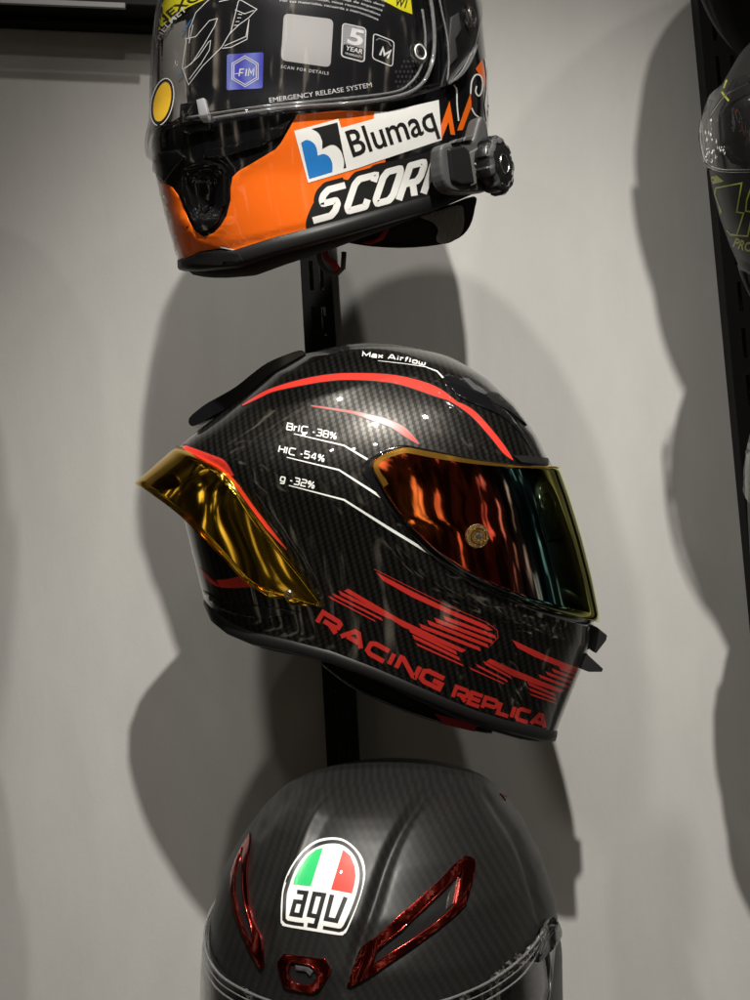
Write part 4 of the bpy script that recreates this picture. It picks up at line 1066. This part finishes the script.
    sh.world = [v.co+off for v in vis.data.vertices]; sh.faces = [tuple(p.vertices) for p in vis.data.polygons]; sh.bvh = BVHTree.FromPolygons([tuple(w) for w in sh.world], sh.faces)
    sh.vn = [v.normal.copy() for v in vis.data.vertices]
    K_ = 27; n_c = len(sh.world)//K_
    for r_, rad in ((0,.0010),(2,.0005),(4,.0007)):
        pts = [sh.world[c_*K_+r_] for c_ in range(n_c)]
        tube('edge_bead', pts, rad, M['clear_bead'], vis, 8)
    # pull tab and crystal-like clear hinge blocks
    sh.bvh, sh.faces, sh.world, sh.vn = old
    for q in ([(542,921),(549,922),(553,934),(548,945),(538,955),(530,962),(533,948)],):
        sh.patch(vis, 'hinge_cover', M['clear_thick'], pp(spline(q, 4, True)), 3.0, 4.5, 3, bev=.8)
    rr = random.Random(3)
    vs, fs = [], []
    for i in range(46):
        t_ = rr.random(); x = 550-60*t_+rr.uniform(-5,5); y = 926+ (56*t_)+rr.uniform(-4,8)
        c_, n_ = sh.hit(x, y); c_ += n_*.0035; s_ = rr.uniform(.0008,.0026)
        b0 = len(vs)
        for d in ((1,0,0),(-1,0,0),(0,1,0),(0,-1,0),(0,0,1),(0,0,-1)):
            vs.append(c_+Vector((d[0]*s_*rr.uniform(.5,1.4), d[1]*s_*.5, d[2]*s_*rr.uniform(.6,1.6))))
        for f in ((0,2,4),(2,1,4),(1,3,4),(3,0,4),(2,0,5),(1,2,5),(3,1,5),(0,3,5)): fs.append(tuple(b0+i_ for i_ in f))
    link('moulded_facets', vs, fs, M['steel'], vis, False)
    return sh
both = bottom()

# ================================================================ RIGHT-HAND HELMETS (cut by the frame)
def right(loop, org, dist, bott, label, detail):
    sh = Shell(org, dist, 0, loop, bott, 120, .82, 2.1, None, (), nth=160, ns=80, smooth=5)
    root = empty('motorcycle_helmet', sh.base, label, 'helmet', 'helmets mounted on the wall')
    sh.build(root, M['dark_shell'])
    sh.ring(root, 'edge_trim', M['trim'], [(-.5,12),(2.4,11),(3.2,6),(3.0,0),(1.5,-4),(-3,-6),(-8,-4),(-10,2)])
    sh.ring(root, 'lining', M['lining'], [(-8,2),(-6,-8),(-14,-22),(-30,-20),(-60,10)], cap=True)
    detail(sh, root); return sh
def d1(sh, root):
    pp = poly2
    vis = sh.patch(root, 'visor', M['clear'], pp(spline([(712,104),(722,92),(745,80),(790,72),(850,72),(900,90),(900,150),(860,166),(800,170),(750,170),(726,168),(712,163),(707,145),(706,120)], 4, True)), 3.5, 2.2, 6, bev=.8)
    def path(pts, r_, name, m=M['clear_thick']):
        q = []
        for p in spline(pts, 6): c_, n_ = sh.hit(*p); q.append(c_+n_*.0062)
        tube(name, q, r_, m, vis, 8)
    path([(707,122),(708,145),(713,162),(727,169),(755,170),(800,171)], .0013, 'edge_bead')
    path([(716,118),(732,97),(755,85)], .0008, 'edge_bead')
    rr = random.Random(5); vs, fs = [], []
    for i in range(40):
        x = rr.uniform(709,716) if i < 24 else rr.uniform(716,729); y = rr.uniform(120,164) if i < 24 else rr.uniform(140,158)
        c_, n_ = sh.hit(x, y); c_ += n_*.003; b0 = len(vs); s_ = rr.uniform(.0008,.0022)
        for d in ((1,0,0),(-1,0,0),(0,1,0),(0,-1,0),(0,0,1),(0,0,-1)): vs.append(c_+Vector((d[0]*s_*.7, d[1]*s_*.4, d[2]*s_*rr.uniform(.6,3))))
        for f in ((0,2,4),(2,1,4),(1,3,4),(3,0,4),(2,0,5),(1,2,5),(3,1,5),(0,3,5)): fs.append(tuple(b0+i_ for i_ in f))
    link('moulded_facets', vs, fs, M['steel'], vis, False)
    LN = lambda pts, w, nm='lime_outline': sh.patch(root, nm, M['lime'], stroke2(pts, w), .3, 0, 5)
    LN([(722,92),(729,101)], 2.0, 'lime_mark'); LN([(727,80),(724,88)], 1.4, 'lime_mark')
    sh.patch(root, 'lime_mark', M['lime'], merge2(pp([(710,177),(713,176),(722,182),(713,184)]), pp([(714,176),(717,175.5),(724,181),(721,182.5)])), .3, 0, 5)
    LN([(715,195),(716,188),(742,183),(737,212),(744,213),(737,235),(730,234)], 1.4)
    LN([(715,194),(719,205),(722,212)], 1.2); LN([(719,206),(721,214)], 1.4)
    LN([(760,182),(752,186),(747,200),(746,211),(753,212),(748,236),(731,235),(727,230)], 1.4)
    sh.patch(root, 'lettering', M['lime'], text2('PRO', [(733,246),(742,249.5),(752,252)], 9.5, bold=.03), .35, 0, 5)
    sh.patch(root, 'strap_lug', M['black_plastic'], pp([(704,158),(708,153),(712,162),(710,170)]), .2, 2.5, 4)
right([(756,300),(742,270),(729,240),(719,212),(712,185),(708,160),(706,132),(711,108),(722,86),(737,60),(757,38),(795,14),(850,4),(905,14),(955,60),(982,130),(985,200),(965,300)],
      (845,170), 1.12, [(735,262),(755,272),(800,300),(960,290)], 'dark helmet with lime green outlines and clear visor, cut off by the right edge', d1)
def d2(sh, root):
    sh.patch(root, 'visor', M['clear_thick'], poly2(spline([(748,452),(760,430),(820,420),(900,430),(900,500),(820,508),(760,505),(747,490),(745,470)], 4, True)), 1.5, 2.2, 6, bev=.8)
right([(762,620),(756,590),(750,555),(748,520),(747,495),(747,470),(752,440),(765,405),(795,370),(850,350),(905,360),(955,400),(982,460),(985,540),(965,620)],
      (850,500), 1.14, [(740,600),(850,620),(980,600)], 'dark helmet of which only a visor corner shows, halfway up the right edge', d2)

# ---- the neighbouring column just left of the frame: its shadows fall into the picture
def plain(cx, cy, label):
    loop = [(cx-160,cy+130),(cx-175,cy+60),(cx-180,cy),(cx-170,cy-80),(cx-130,cy-150),(cx-70,cy-190),(cx,cy-200),(cx+70,cy-188),(cx+130,cy-148),(cx+165,cy-85),(cx+175,cy),(cx+172,cy+60),(cx+150,cy+180)]
    right(loop, (cx,cy), 1.14, [(cx-200,cy+120),(cx,cy+150),(cx+200,cy+175)], label, lambda sh, root: sh.strip(root, 'visor', M['black_gloss'],
        [(cx,cy-60),(cx+60,cy-60),(cx+150,cy-50)], [(cx,cy+50),(cx+60,cy+48),(cx+150,cy+20)], sh.tp(cx, cy)[0], 80, 6))
plain(-200, 590, 'plain dark helmet just outside the left edge, level with the red striped one')
plain(-225, 120, 'plain dark helmet just outside the left edge, level with the orange one')
plain(850, -205, 'plain dark helmet above the frame, over the lime-outlined one')
